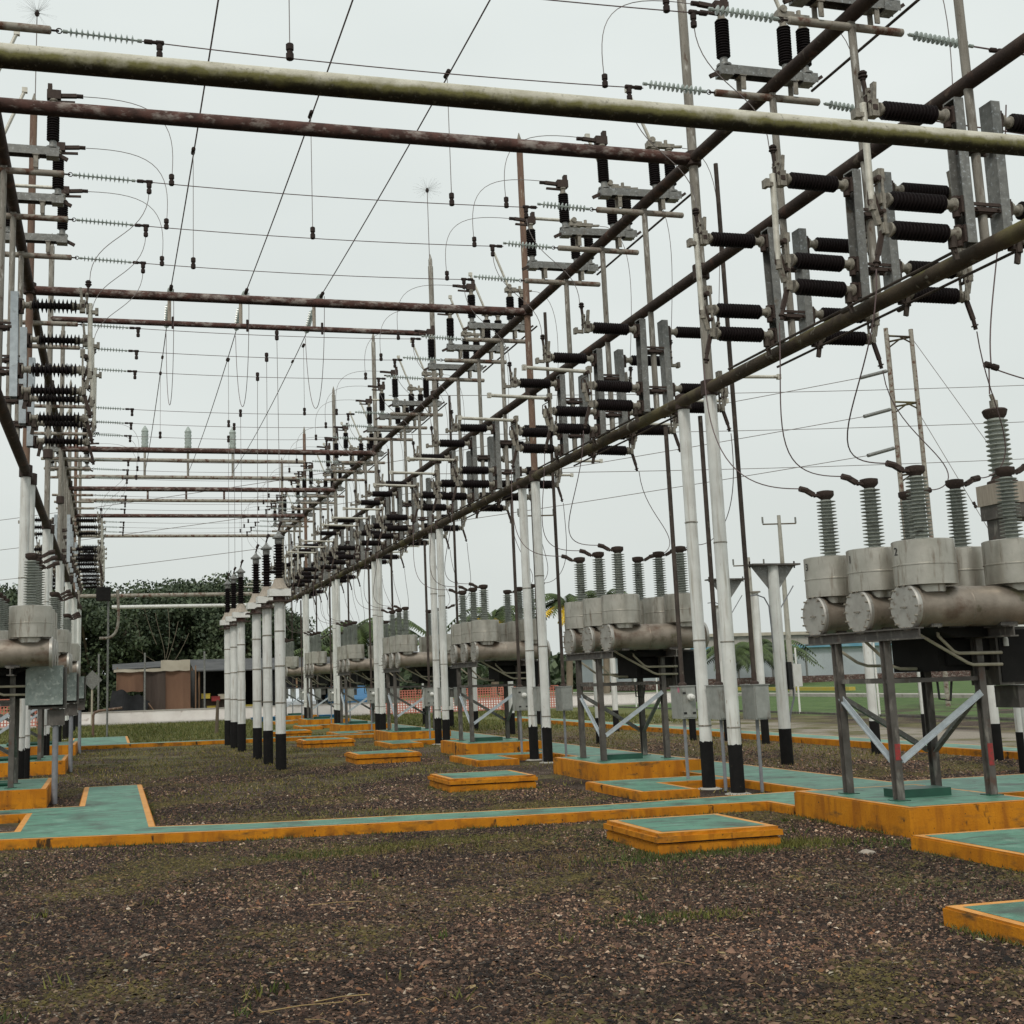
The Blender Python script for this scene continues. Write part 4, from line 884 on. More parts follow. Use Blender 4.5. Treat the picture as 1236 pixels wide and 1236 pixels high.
# strings continuing outwards from the nearest right arms
for i in (1, 2):
    y = COLS[i]; s3 = part('insulator_string', STR, None, (XR+.72, y, 8.68), (0, R(4), 0)); tag(s3, f'glass disc string pulling to the right from the {ORD[i]} crossarm', 'insulator string', 'glass strings pulling right')
    wire('bus_wire', [(XR+.72+.86, y, 8.62), (XR+8, y, 8.3)], .01, f'wire leaving to the right from the {ORD[i]} crossarm', 'wires leaving to the right', clamps=[((XR+1.9, y, 8.6), (1, 0, 0), .03, .2)])
# three overhead conductors along the yard
for q, (xq, yd, kd) in enumerate(((1.28, COLS[5], 5), (3.05, COLS[4], 4), (4.88, COLS[3], 3))):
    nm = ('left', 'middle', 'right')[q]; g = 'overhead conductors along the yard'
    wire('overhead_conductor', sag((xq+.05, 2, 10.95), (xq, 28.6, 10.95), .25), .0125, f'{nm} thick overhead conductor running towards the camera', g, 'wire', [((xq, yd, 10.72), (0, 1, 0), .035, .22), ((xq, 28.5, 10.93), (0, 1, 0), .045, .3)])
    for yy, ln, zz, t in ((28.62, 1.15, 10.95, 'near'), (31.1, -1.15, 10.70, 'far')):
        d = Vector((0, 1.1, .1)) if ln > 0 else Vector((0, -1.1, .3)); 
        s_ = part('insulator_string', STRY, None, (xq, yy, zz)); s_.rotation_euler = d.to_track_quat('X', 'Z').to_euler(); tag(s_, f'glass disc string on the {t} side of the raised cross pipe, {nm} conductor', 'insulator string', 'glass strings of the conductors')
    wire('overhead_conductor', sag((xq, 31.1, 10.68), (xq, 51.5, 10.5), .2), .012, f'{nm} overhead conductor beyond the raised cross pipe', g, 'wire', [((xq, 33.6, 10.6), (0, 1, 0), .035, .2)])
    wire('jumper_wire', bez([(xq+.06, 28.5, 10.9), (xq+.1, 28.9, 8.6), (xq+.05, 29.6, 7.6), (xq, 30.8, 8.3), (xq, 31.2, 10.6)], 20), .008, f'U-shaped jumper under the raised cross pipe, {nm} conductor', 'U-shaped jumpers', 'wire', [((xq+.06, 28.9, 10.2), (0, 0, 1), .03, .3)])
    wire('dropper', [(xq, yd, 10.70), (xq, yd, 8.68)], .006, f'straight dropper from the {nm} conductor to a cross wire', 'straight droppers', 'dropper wire', [((xq, yd, 8.70), (0, 0, 1), .04, .2)])
    yd2 = COLS[9+(2-q)]; wire('dropper', [(xq, yd2, 10.5), (xq, yd2, 8.68)], .006, f'far straight dropper from the {nm} conductor beyond the raised pipe', 'straight droppers', 'dropper wire', [((xq, yd2, 8.70), (0, 0, 1), .04, .2), ((xq, yd2, 10.5), (0, 1, 0), .04, .2)])
wire('dropper', [(1.9, COLS[2], 10.8), (1.9, COLS[2], 8.68)], .006, 'dropper hanging to the nearest visible cross wire at upper left', 'straight droppers', 'dropper wire', [((1.9, COLS[2], 8.70), (0, 0, 1), .045, .2)])
for i, y in enumerate(PY):
    wire('dropper', [(3.21, y, 4.76), (3.2, COLS[6+i], 8.66)], .006, f'vertical wire from the {ORD[i]} middle post up to a cross wire', 'wires up from the middle posts', 'dropper wire', [((3.2, COLS[6+i], 8.62), (0, 0, 1), .04, .2)])
# droppers from right row to breaker bushings
for k in range(7):
    bx = 8.45-(.15 if k else 0)
    for j, dy in enumerate((-.80, 0, .85)):
        yb = 11.55+PITCH*k+dy; yc = COLS[3*k+j]; zb = .265+2.565+.79; o_ = ('front', 'middle', 'rear')[j]
        xt = bx-.54-.31
        wire('breaker_lead', bez([(XR-1.21, yc, ZC-.27), (XR-1.25, yc, ZC-1.3), (xt-.9, yb, zb+.0), (xt-.35, yb, zb), (xt, yb, zb)], 20), .0065, f'curved lead to the left {o_} bushing of the {ORD[k]} breaker', 'leads to breaker bushings', 'wire')
        xt = bx+.53+.31
        wire('breaker_lead', bez([(XR+1.21, yc, ZC-.27), (XR+1.25, yc, ZC-1.2), (xt+.65, yb, zb+.4), (xt+.35, yb, zb-.02), (xt, yb, zb)], 20), .0065, f'curved lead to the right {o_} bushing of the {ORD[k]} breaker', 'leads to breaker bushings', 'wire')

# ------------------------------------------------------------------ surge arresters standing on the far high beam, lightning spikes
AR = empty('surge_arrester'); part('rod', MB().cyl((0, 0, 0), (0, 0, 1.1), .05, n=8).mesh('rod', 'weathered pole'), AR)
part('body', MB().lathe((0, 0, 1.1), (0, 0, 2.1), [(0, .08), (.05, .13)]+[(.05+.08*i, .13+(.025 if i % 2 else 0)) for i in range(1, 10)]+[(.85, .12), (.95, .06), (1., .03)], 14).mesh('body', 'glass disc'), AR)
for q, x in enumerate((1.27, 3.05, 4.92)):
    o = AR if q == 0 else copy_tree(AR); o.location = (x, 51.9, 10.41); tag(o, f'{("left", "middle", "right")[q]} one of three bell-shaped greenish arresters standing on the far high pipe', 'surge arrester', 'bell-shaped arresters')
for x, y, z0, z1, lab in ((XL+.02, 22.5, 12.5, 14.25, 'needle burst on a thin rod above the upper left pole'), (XR-.02, 29.85, 12.5, 14.4, 'needle burst on a thin rod above the middle pole')):
    e = empty('lightning_spike', (x, y, z0), 0, lab, 'lightning rod'); part('rod', MB().cyl((0, 0, 0), (0, 0, z1-z0), .010, n=6).mesh('rod', 'dropper wire'), e)
    part('tip', MB().lathe((0, 0, z1-z0-.07), (0, 0, z1-z0+.05), [(0, .03), (.05, .05), (.12, .02)], 8).mesh('tip', 'clamp'), e)
    m = MB(); c = Vector((0, 0, z1-z0))
    for i in range(64):
        u = rng.normal(size=3); u /= np.linalg.norm(u); u[2] = u[2]*.8+.1; m.cyl(c, c+Vector(u)*.40, .0016, .0008, n=3, caps=False)
    part('needles', m.mesh('needles', 'galvanized'), e)

# ------------------------------------------------------------------ T posts, instrument transformer, right side
def tpost(x, y, h, kind, label, r=.085, box=False):
    e = empty('equipment_post', (x, y, 0), 0, label, 'steel post', 'white posts behind the breakers')
    part('base_band', MB().cyl((0, 0, -.1), (0, 0, .60), r+.006, n=16).mesh('base band', 'black base paint'), e)
    part('shaft', MB().cyl((0, 0, .60), (0, 0, h), r, n=16).mesh('shaft', 'white paint'), e)
    if kind == 'tray':
        part('top_plate', MB().box(-.46, .46, -.16, .16, h, h+.03).mesh('top plate', 'breaker frame'), e)
        g = MB()
        for s in (-1, 1): g.add([(s*.08, -.01, h-.42), (s*.08, -.01, h), (s*.42, -.01, h), (s*.08, .01, h-.42), (s*.08, .01, h), (s*.42, .01, h)], [(0, 1, 2), (5, 4, 3), (0, 2, 5, 3), (0, 3, 4, 1), (1, 4, 5, 2)])
        part('gusset', g.mesh('gusset', 'galvanized'), e)
        for s in (-1, 1): part('bolt', MB().cyl((s*.43, 0, h-.04), (s*.43, 0, h+.08), .014, n=6).mesh('bolt', 'clamp'), e)
        part('bent_pipe', MB().tube([(-.09, 0, h-1.5), (-.12, 0, h-.7), (-.2, 0, h-.55), (-.34, 0, h-.5), (-.5, 0, h-.52)], .012, 6).mesh('bent pipe', 'grey conduit'), e)
        part('stay', MB().cyl((.09, 0, h-.75), (.38, 0, h-.35), .01, n=6).mesh('stay', 'grey conduit'), e)
    else: part('top_plate', MB().cyl((0, 0, h), (0, 0, h+.03), r+.05, n=16).mesh('top plate', 'cast metal'), e)
    if box:
        part('meter_box', MB().box(.10, .17, -.10, .10, 1.25, 1.72).mesh('meter box', 'black mark'), e); part('meter_box', MB().box(.17, .33, -.13, .10, 1.30, 1.68).mesh('meter box', 'white plastic'), e)
        part('conduit', MB().tube([(.22, 0, 1.28), (.22, 0, 1.1), (.13, 0, .85), (.10, 0, .7)], .016, 6).mesh('conduit', 'grey conduit'), e)
    return e
tpost(11.15, 19.3, 3.38, 'tray', 'white post with wide flat dark tray top and meter box, left of near breaker', .10, True)
tpost(13.9, 24.9, 3.30, 'cap', 'slim white post with flat cap behind the switch boxes', .08)
tpost(13.7, 25.8, 3.66, 'tray', 'white post with tray top half hidden behind the tall pole')
tpost(13.4, 27.4, 3.3, 'cap', 'slim white post behind the second breaker, right of its tank', .075)
for x, y, lab in ((11.2, 17.6, 'thin white post just behind the left legs of the near breaker'), (13.75, 20.6, 'white post with black foot between the near breaker legs, left one'), (16.3, 22.6, 'white post behind the near breaker legs, middle one'),
                  (14.2, 17.9, 'white post behind the near breaker, right of its front legs'), (12.75, 15.5, 'weathered pale post at the right edge of the view')):
    tpost(x, y, 3.0, 'cap', lab, .085 if x != 11.2 else .06)
for k in range(1, 4):
    for j, (dx, dy) in enumerate(((11.2, 19.3+1.9), (13.9, 20.0), (11.2, 24.9))):
        x = dx; y = dy+PITCH*k*.9
        tpost(x, y, 3.1, 'cap', f'white post, {("nearest", "outer", "rear")[j]} of the {ORD[k-1]} far group behind the right row', .08)
e = empty('instrument_transformer', (12.05, 14.5, 0), 0, 'tall ribbed bushing on a weathered tan box and steel bracket at the right edge', 'instrument transformer')
part('bushing', MB().lathe((0, 0, 4.16), (0, 0, 4.98), sheds(.82, 12, .115, .165, .97, .25), 18).mesh('bushing', 'grey porcelain'), e)
part('flange', MB().lathe((0, 0, 4.05), (0, 0, 4.16), [(0, .2), (.04, .2), (.06, .15), (.11, .13)], 16).mesh('flange', 'dark cast'), e)
part('cap', MB().lathe((0, 0, 4.98), (0, 0, 5.12), [(0, .10), (.02, .13), (.05, .15), (.12, .17), (.14, .15)], 16).mesh('cap', 'dark cast'), e)
part('terminal', MB().box(-.04, .04, -.04, .04, 5.12, 5.25).cyl((0, 0, 5.25), (-.03, 0, 5.34), .03, n=8).mesh('terminal', 'cast metal'), e)
part('tank_box', MB().box(-.22, .62, -.28, .28, 3.76, 4.05).mesh('tank box', 'tan box'), e)
part('bracket', MB().box(-.20, .62, -.26, .26, 3.56, 3.755).box(-.16, -.06, -.2, .2, 3.22, 3.56).box(-.16, .62, -.22, .22, 3.16, 3.215).mesh('bracket', 'breaker frame'), e)
part('post', MB().cyl((.02, 0, -.1), (.02, 0, 3.16), .10, n=14).add([(.12, -.01, 2.6), (.12, -.01, 3.15), (.6, -.01, 3.15), (.12, .01, 2.6), (.12, .01, 3.15), (.6, .01, 3.15)], [(0, 1, 2), (5, 4, 3), (0, 2, 5, 3)]).mesh('post', 'white paint'), e)
wire('jumper_wire', bez([(XR+4.4, 14.0, 9.5), (XR+4.35, 14.3, 7.5), (XR+4.1, 14.5, 6.6), (XR+4.08, 14.5, 5.80)]), .010, 'wire coming down to the connector above the instrument transformer', 'wires at the right edge', 'wire', [((XR+4.08, 14.5, 5.75), (1, 0, -.25), .05, .22)])
wire('jumper_wire', [(XR+4.04, 14.5, 5.75), (XR+4.0, 14.5, 5.34)], .010, 'short link between connector and instrument transformer top', 'wires at the right edge')
wire('jumper_wire', sag((XR+4.1, 14.5, 5.72), (XR+6, 14.5, 5.5), .1), .010, 'wire leaving the connector to the right edge', 'wires at the right edge')

# lattice mast far right with strain insulators and line wires
e = empty('lattice_mast', (29.3, 40, 0), 0, 'slender three-legged lattice mast behind the near breaker bushings', 'lattice mast')
legs = ((-.55, 0), (.05, .8), (.55, 0))
for x, y in legs: part('leg', MB().cyl((x, y, 0), (x, y, 14.4), .085, n=8).mesh('leg', 'pale rust pipe'), e)
for z in (2, 5, 8.8, 11.5, 14.1):
    m = MB()
    for i in range(3):
        (x0, y0), (x1, y1) = legs[i], legs[(i+1) % 3]; m.cyl((x0, y0, z), (x1, y1, z), .04, n=6); m.cyl((x0, y0, z-.25), ((x0+x1)/2, (y0+y1)/2, z), .03, n=6)
    part('bracing', m.mesh('bracing', 'mossy pipe'), e)
for z, nm in ((12.7, 'upper'), (11.2, 'middle'), (9.7, 'lower')):
    s_ = part('strain_insulator', MB().cyl((0, 0, 0), (-1.15, 0, -.3), .07, n=8).cyl((0, 0, 0), (.15, 0, .04), .02, n=6).mesh('strain insulator', 'galvanized'), None, (28.6, 40, z)); tag(s_, f'{nm} long grey strain insulator on the lattice mast', 'strain insulator', 'strain insulators of the lattice mast')
    wire('line_wire', sag((27.45, 40, z-.3), (-20, 75, z-2.8), .6, 30), .014, f'faint {nm} line wire going left from the lattice mast', 'faint line wires in the sky', 'dropper wire')
    wire('line_wire', sag((10, 44, z-.5), (60, 38, z+1.2), .5, 24), .013, f'faint {nm} line wire passing behind the lattice mast', 'faint line wires in the sky', 'dropper wire')
wire('guy_wire', [(29.9, 40, 14), (36, 36, 0)], .012, 'near guy wire sloping right from the lattice mast', 'guy wires', 'dropper wire'); wire('guy_wire', [(29.9, 40, 11), (33.5, 37, 0)], .012, 'steeper guy wire of the lattice mast', 'guy wires', 'dropper wire', [((31.1, 39, 7.4), (.3, -.2, -1), .06, .25)])
def upole(x, y, h, lab):
    e = empty('utility_pole', (x, y, 0), 0, lab, 'utility pole', 'distant utility poles')
    part('shaft', MB().cyl((0, 0, 0), (0, 0, h), .17, .10, n=8).mesh('shaft', 'concrete'), e)
    part('crossarm', MB().bar((-1.0, 0, h-.5), (1.0, 0, h-.45), .07, .07).mesh('crossarm', 'bark'), e)
    for xx in (-1, 0, 1): part('insulator', MB().cyl((xx, 0, h-.45), (xx, 0, h-.1), .05, n=6).mesh('insulator', 'galvanized'), e)
upole(35.3, 60, 9.9, 'distant utility pole with T top right of the tall poles'); upole(36.6, 66, 8.2, 'lower distant utility pole just left of the T-topped one'); upole(22.0, 62, 10.6, 'distant utility pole behind the second breaker')

e = empty('cable_box', (-.22, 45, 0), 0, 'small black box on a thin pole in front of the left trees', 'cable box')
part('pole', MB().cyl((.1, 0, 0), (.1, 0, 5.2), .035, n=8).mesh('pole', 'galvanized'), e); part('box', MB().box(-.32, .18, -.2, .2, 4.72, 5.2).mesh('box', 'dark housing'), e)
part('bent_pipe', MB().tube(bez([(.40, 0, 5.1), (.46, 0, 4.4), (.52, 0, 3.6), (.40, 0, 3.35), (-.2, 0, 3.42)], 12), .05, 8).mesh('bent pipe', 'pale rust pipe'), e)
# ------------------------------------------------------------------ background: wall, shacks, fence, warehouse
e = empty('low_wall', (-14, 62, 0), 0, 'low white painted wall at the back of the yard', 'wall')
part('wall', MB().box(0, 44, 0, .2, 0, .56).mesh('wall', 'white wall'), e); part('coping', MB().box(0, 44, -.03, .23, .56, .61).mesh('coping', 'concrete'), e)
tag(part('pavement', MB().box(-14, 30, 60.2, 61.98, -.02, .06).mesh('pavement', 'concrete')), 'grey concrete strip at the foot of the white wall', kind='structure')
tag(part('road', MB().box(-60, 60, 62.6, 65.4, -.02, .012).mesh('road', 'concrete')), 'pale road behind the low wall', kind='structure')
def cloth(x0, x1, z0, z1, y, material, wav=.12, n=20, bot=0.):
    v = []; f = []; th = .02
    for layer in (0, 1):
        for i in range(n+1):
            t = i/n; x = x0+(x1-x0)*t; yy = y+wav*math.sin(t*(x1-x0)*3.1)+layer*th
            v += [(x, yy, z1+.015*math.sin(t*9)), (x, yy+bot+wav*.5*math.sin(t*17), z0+.018*math.sin(t*13))]
    m = 2*(n+1)
    for i in range(n): f += [(2*i, 2*i+1, 2*i+3, 2*i+2), (m+2*i, m+2*i+2, m+2*i+3, m+2*i+1)]
    for i in range(n): f += [(2*i, 2*i+2, m+2*i+2, m+2*i), (2*i+1, m+2*i+1, m+2*i+3, 2*i+3)]
    return MB().add(v, f).mesh('cloth', material)
e = empty('market_stall', (0, 66, 0), 0, 'makeshift stall with brown cloth sides, grey and black tarps behind the wall', 'stall')
for x in (.5, 3.2, 6.9):
    for y in (.1, 3): part('post', MB().cyl((x, y, 0), (x, y, 2.75), .06, n=6).mesh('post', 'wood'), e)
part('roof', MB().add([(.1, -.2, 2.62), (4.2, -.2, 2.70), (4.2, 3.4, 3.05), (.1, 3.4, 2.95), (.1, -.2, 2.66), (4.2, -.2, 2.74), (4.2, 3.4, 3.09), (.1, 3.4, 2.99)], [(0, 1, 2, 3), (7, 6, 5, 4), (0, 4, 5, 1), (1, 5, 6, 2), (2, 6, 7, 3), (3, 7, 4, 0)]).mesh('roof', 'tarp grey'), e, label='grey tarp roof')
part('roof_edge', cloth(.2, 4.1, 2.5, 2.64, -.25, 'tarp white', .03), e, label='pale roof edge')
part('awning', cloth(4.0, 6.4, 2.5, 3.05, -.3, 'tarp white', .015), e, label='cream awning')
part('curtain', cloth(.45, 2.6, 1.5, 2.5, -.1, 'brown cloth', .05), e, label='brown valance'); part('curtain', cloth(2.6, 4.4, .3, 2.5, -.12, 'dark cloth', .08), e, label='dark brown curtain')
part('curtain', cloth(4.35, 6.45, .25, 2.5, -.16, 'brown cloth', .08), e, label='russet brown curtain'); part('curtain', cloth(6.2, 6.8, .6, 2.5, -.2, 'tarp grey', .1, bot=.4), e, label='grey side tarp')
m = MB()
bm = bmesh.new(); bmesh.ops.create_grid(bm, x_segments=16, y_segments=10, size=1)
for v in bm.verts:
    t = (v.co.x+1)/2; q = (v.co.y+1)/2; v.co = Vector((-.2+3.0*t+.3*q, -.9-.2*math.sin(t*6)+q*.5, .35+q*1.35*(1-.45*t)+.1*math.sin(t*14+q*4)))
bmesh.ops.solidify(bm, geom=bm.faces[:], thickness=.03)
me = bpy.data.meshes.new('tarp'); bm.to_mesh(me); bm.free(); me.materials.append(MATS['tarp black']); part('tarp', me, e, label='black plastic tarp')
part('plank', MB().bar((3.0, -.6, .9), (3.9, -.7, .15), .12, .05).mesh('plank', 'wood'), e)
e = empty('open_shed', (4.5, 67, 0), 0, 'long open shed with grey roof to the right of the stall', 'shed')
part('roof', MB().add([(-.4, -.5, 2.45), (13, -.5, 2.35), (13, 3.6, 3.05), (-.4, 3.6, 3.1), (-.4, -.5, 2.51), (13, -.5, 2.41), (13, 3.6, 3.11), (-.4, 3.6, 3.16)], [(0, 1, 2, 3), (7, 6, 5, 4), (0, 4, 5, 1), (1, 5, 6, 2), (2, 6, 7, 3), (3, 7, 4, 0)]).mesh('roof', 'tarp grey'), e)
part('back_wall', MB().box(-.3, 13, 3.3, 3.4, 0, 2.9).mesh('back wall', 'dark housing'), e)
for x in (0, 2.2, 4.4, 7, 9.6, 12.5): part('post', MB().cyl((x, -.2, 0), (x, -.2, 2.45), .07, n=6).mesh('post', 'wood'), e)
part('counter', MB().box(.3, 2.1, .3, .9, .0, .95).mesh('counter', 'dark cloth'), e); part('tarp', cloth(4.4, 8.8, .3, 2.2, -.1, 'tarp black', .06), e)
part('sign_board', MB().box(2.3, 3.3, -.18, -.12, 1.3, 1.95).mesh('sign board', 'tarp white'), e)
for i, (x, z, mt) in enumerate(((.5, 1.15, 'yellow'), (1.2, 1.0, 'red plastic'), (1.7, 1.1, 'tarp white'), (2.9, .7, 'yellow'), (3.6, .8, 'yellow'), (.9, .8, 'yellow'), (1.9, .7, 'tarp white'))):
    o = part('crate', MB().box(-.22, .22, -.15, .15, -.13, .13).box(-.24, .24, -.17, .17, .10, .125).mesh('crate', mt), None, (4.5+x*.74, 67+.1+.05*i, z if i < 3 else z-.3)); tag(o, f'{("bright yellow", "dark red", "cream", "low yellow", "lower right yellow", "small yellow", "low cream")[i]} goods box in the open shed beside the stall', 'goods box', 'goods in the open shed')
_st = [o for o in COL.objects if o.name in ('market_stall', 'open_shed')]
for o in _st: o.scale = (.62, 1, 1) if o.name == 'market_stall' else (.74, 1, 1)
# blue container and pallet by the wall, parked cars, orange netting
tag(part('boat_hull', MB().add([(0, 0, 0), (3.6, 0, 0), (3.3, .8, 0), (.3, .8, 0), (-.2, -.1, .22), (3.9, -.1, .22), (3.5, .9, .22), (.1, .9, .22)], [(0, 3, 2, 1), (4, 5, 6, 7), (0, 1, 5, 4), (1, 2, 6, 5), (2, 3, 7, 6), (3, 0, 4, 7)]).mesh('boat hull', 'blue plastic'), None, (6.1, 55, .02)), 'low flat blue tub lying on the grass before the white wall', 'tub')
def car(x, y, rz, mt, lab):
    e = empty('parked_car', (x, y, 0), rz, lab, 'car', 'parked cars')
    prof = [(-2.1, .35), (-2.15, .75), (-1.3, .92), (-.75, 1.42), (.75, 1.45), (1.45, .98), (2.1, .9), (2.15, .4)]
    n = len(prof); v = [(px, -.82, pz) for px, pz in prof]+[(px, .82, pz) for px, pz in prof]
    part('body', MB().add(v, [tuple(range(n)), tuple(reversed(range(n, 2*n)))]+[(i, n+i, n+(i+1) % n, (i+1) % n) for i in range(n)]).mesh('body', mt), e)
    for s in (-1, 1): part('window', MB().add([(-1.15, s*.83, .98), (1.2, s*.83, 1.0), (.7, s*.83, 1.36), (-.72, s*.83, 1.34)], [(0, 1, 2, 3)]).mesh('window', 'glass dark'), e)
    for wx in (-1.35, 1.35):
        for s in (-1, 1): part('wheel', MB().cyl((wx, s*.72, .33), (wx, s*.88, .33), .33, n=16).mesh('wheel', 'black mark'), e)
car(9.6, 66.2, 1.5, 'car white', 'white car parked beyond the wall left of the far breakers'); car(12.3, 66.2, 1.6, 'car blue', 'dark blue car parked right of the white car beyond the wall')
def net(x0, x1, y, z0, z1, lab):
    m = MB(); n = int((x1-x0)/.13)
    for i in range(n+1): x = x0+(x1-x0)*i/n; m.box(x-.025, x+.025, y-.006, y+.006, z0, z1)
    for j in range(10): z = z0+(z1-z0)*j/9; m.box(x0, x1, y-.014, y-.007, z-.02, z+.02)
    e = empty('safety_netting', (0, 0, 0), 0, lab, 'netting', 'orange safety netting'); part('mesh', m.mesh('mesh', 'orange mesh'), e)
    for i in range(int((x1-x0)/2.2)+1): part('stake', MB().box(x0+i*2.2-.03, x0+i*2.2+.03, y+.02, y+.06, 0, z1+.1).mesh('stake', 'wood'), e)
net(12.0, 21.5, 58.5, .1, 1.15, 'orange safety netting behind the middle breakers'); net(-7.5, -1.6, 57, .2, 1.5, 'orange safety netting behind the left breaker')
part_ = part('stake', MB().cyl((0, 0, 0), (.05, 0, 1.15), .07, .05, n=7).mesh('stake', 'bark'), None, (3.6, 44.5, 0)); tag(part_, 'short rough wooden stake standing in the grass before the wall', 'wooden stake')
e = empty('pipe_stub', (-.6, 46, 0), 0, 'rusty bent pipe sticking up from the grass before the wall', 'bent pipe'); part('pipe', MB().tube([(0, 0, 0), (0, 0, .75), (.05, 0, .85), (.2, 0, .9), (1.0, 0, .98)], .045, 8).mesh('pipe', 'rusted pole'), e)
for x, lab in ((1.62, 'thin galvanized pole before the brown stall'), (4.55, 'thin galvanized pole right of the brown stall'), (-.6, 'thin galvanized pole left of the stall')):
    o = part('thin_pole', MB().cyl((0, 0, 0), (0, 0, 3.4), .05, n=6).mesh('thin pole', 'galvanized'), None, (x, 63.5, 0)); tag(o, lab, 'thin pole', 'thin poles behind the wall')
e = empty('road_sign', (.1-.95, 60, 0), 0, 'small diamond road sign seen from behind left of the stall', 'road sign'); part('post', MB().cyl((0, 0, 0), (0, 0, 1.9), .05, n=6).mesh('post', 'tarp white'), e); part('panel', MB().box(-.32, .32, -.02, .02, -.32, .32).mesh('panel', 'galvanized'), e, (0, -.05, 2.1), (0, R(45), 0))

# chain link fence on the right
def chain_mat():
    m = bpy.data.materials.new('chain link'); m.use_nodes = True; t = m.node_tree; n = t.nodes; l = t.links.new
    b = n['Principled BSDF']; b.inputs['Base Color'].default_value = (.20, .21, .20, 1)
    g = n.new('ShaderNodeNewGeometry'); s = n.new('ShaderNodeSeparateXYZ'); l(g.outputs['Position'], s.inputs[0]); fs = []
    for sg in (1, -1):
        a = n.new('ShaderNodeMath'); a.operation = 'MULTIPLY'; a.inputs[1].default_value = sg; l(s.outputs['Z'], a.inputs[0])
        c = n.new('ShaderNodeMath'); c.operation = 'ADD'; l(a.outputs[0], c.inputs[0]); l(s.outputs['Y'], c.inputs[1])
        d = n.new('ShaderNodeMath'); d.operation = 'PINGPONG'; d.inputs[1].default_value = .045; l(c.outputs[0], d.inputs[0])
        q = n.new('ShaderNodeMath'); q.operation = 'LESS_THAN'; q.inputs[1].default_value = .0018; l(d.outputs[0], q.inputs[0]); fs.append(q.outputs[0])
    mx_ = n.new('ShaderNodeMath'); mx_.operation = 'MAXIMUM'; l(fs[0], mx_.inputs[0]); l(fs[1], mx_.inputs[1]); l(mx_.outputs[0], b.inputs['Alpha'])
    MATS['chain link'] = m
chain_mat()
e = empty('chain_link_fence', (24, 14, 0), 0, 'chain link fence with thin white posts before the green bank', 'fence')
part('mesh_panel', MB().add([(0, 0, .05), (0, 48, .05), (0, 48, 2.2), (0, 0, 2.2)], [(0, 1, 2, 3)]).mesh('mesh panel', 'chain link'), e)
for i in range(21): part('post', MB().cyl((0, i*2.4, 0), (0, i*2.4, 2.35), .035, n=7).mesh('post', 'white plastic'), e)
part('bottom_rail', MB().box(-.03, .03, 0, 48, -.02, .07).mesh('bottom rail', 'breaker frame'), e)
tag(part('kerb_line', MB().box(40, 40.4, 62, 76, .3, .50).mesh('kerb line', 'yellow')), 'yellow kerb line beyond the green bank', 'kerb')
tag(part('far_road', MB().box(35, 36.4, 5, 140, .1, .30).mesh('far road', 'concrete')), 'pale far road beyond the green bank', kind='structure')
e = empty('warehouse', (40, 92, 0), 0, 'long low pale blue warehouse beyond the grass bank at right', 'warehouse')
part('wall', MB().box(0, 70, 0, 12, .4, 3.3).mesh('wall', 'warehouse blue'), e); part('base', MB().box(-.05, 70.05, -.05, 12, .3, 1.0).mesh('base', 'rust pipe'), e)
part('roof', MB().box(-.4, 70.4, -.4, 12.4, 3.3, 3.55).mesh('roof', 'roof trim'), e)
for i in range(23): part('rib', MB().box(i*3.1, i*3.1+.12, -.10, 0, 1, 3.3).mesh('rib', 'galvanized'), e)
e = empty('warehouse', (52, 110, 0), 0, 'whitish industrial shed just above the blue warehouse roof', 'warehouse')
part('wall', MB().box(0, 60, 0, 10, .4, 4.9).mesh('wall', 'concrete'), e); part('roof', MB().box(-.3, 60.3, -.3, 10.3, 4.9, 5.2).mesh('roof', 'tarp white'), e)

# ------------------------------------------------------------------ trees
def leaf_cards(centres, radii, n_each, size, pal):
    P = []; C = []
    for c, r, n in zip(centres, radii, n_each):
        u = rng.normal(size=(n, 3)); u /= np.linalg.norm(u, axis=1)[:, None]; rr = rng.random(n)**(1/2.2)
        p = np.array(c)+u*rr[:, None]*np.array(r); P.append(p)
        k = pal[rng.integers(len(pal), size=1)]*.5+pal[rng.integers(len(pal), size=n)]*.5; C.append(k*rng.uniform(.7, 1.3, (n, 1)))
    P = np.concatenate(P); C = np.concatenate(C); n = len(P)
    a = rng.normal(size=(n, 3)); a /= np.linalg.norm(a, axis=1)[:, None]; b = np.cross(a, rng.normal(size=(n, 3))); b /= np.linalg.norm(b, axis=1)[:, None]
    s = (size*rng.uniform(.6, 1.4, n))[:, None]
    V = np.stack([P-a*s, P+b*s*.6, P+a*s, P-b*s*.6], 1).reshape(-1, 3); Fc = np.arange(4*n).reshape(-1, 4)
    return V, Fc, np.repeat(C, 4, 0)
PAL = np.array([(.046, .066, .036), (.054, .078, .040), (.070, .096, .048), (.036, .054, .032), (.084, .104, .056)])  # leaf greens, with distance haze put in as a paler, greyer tone
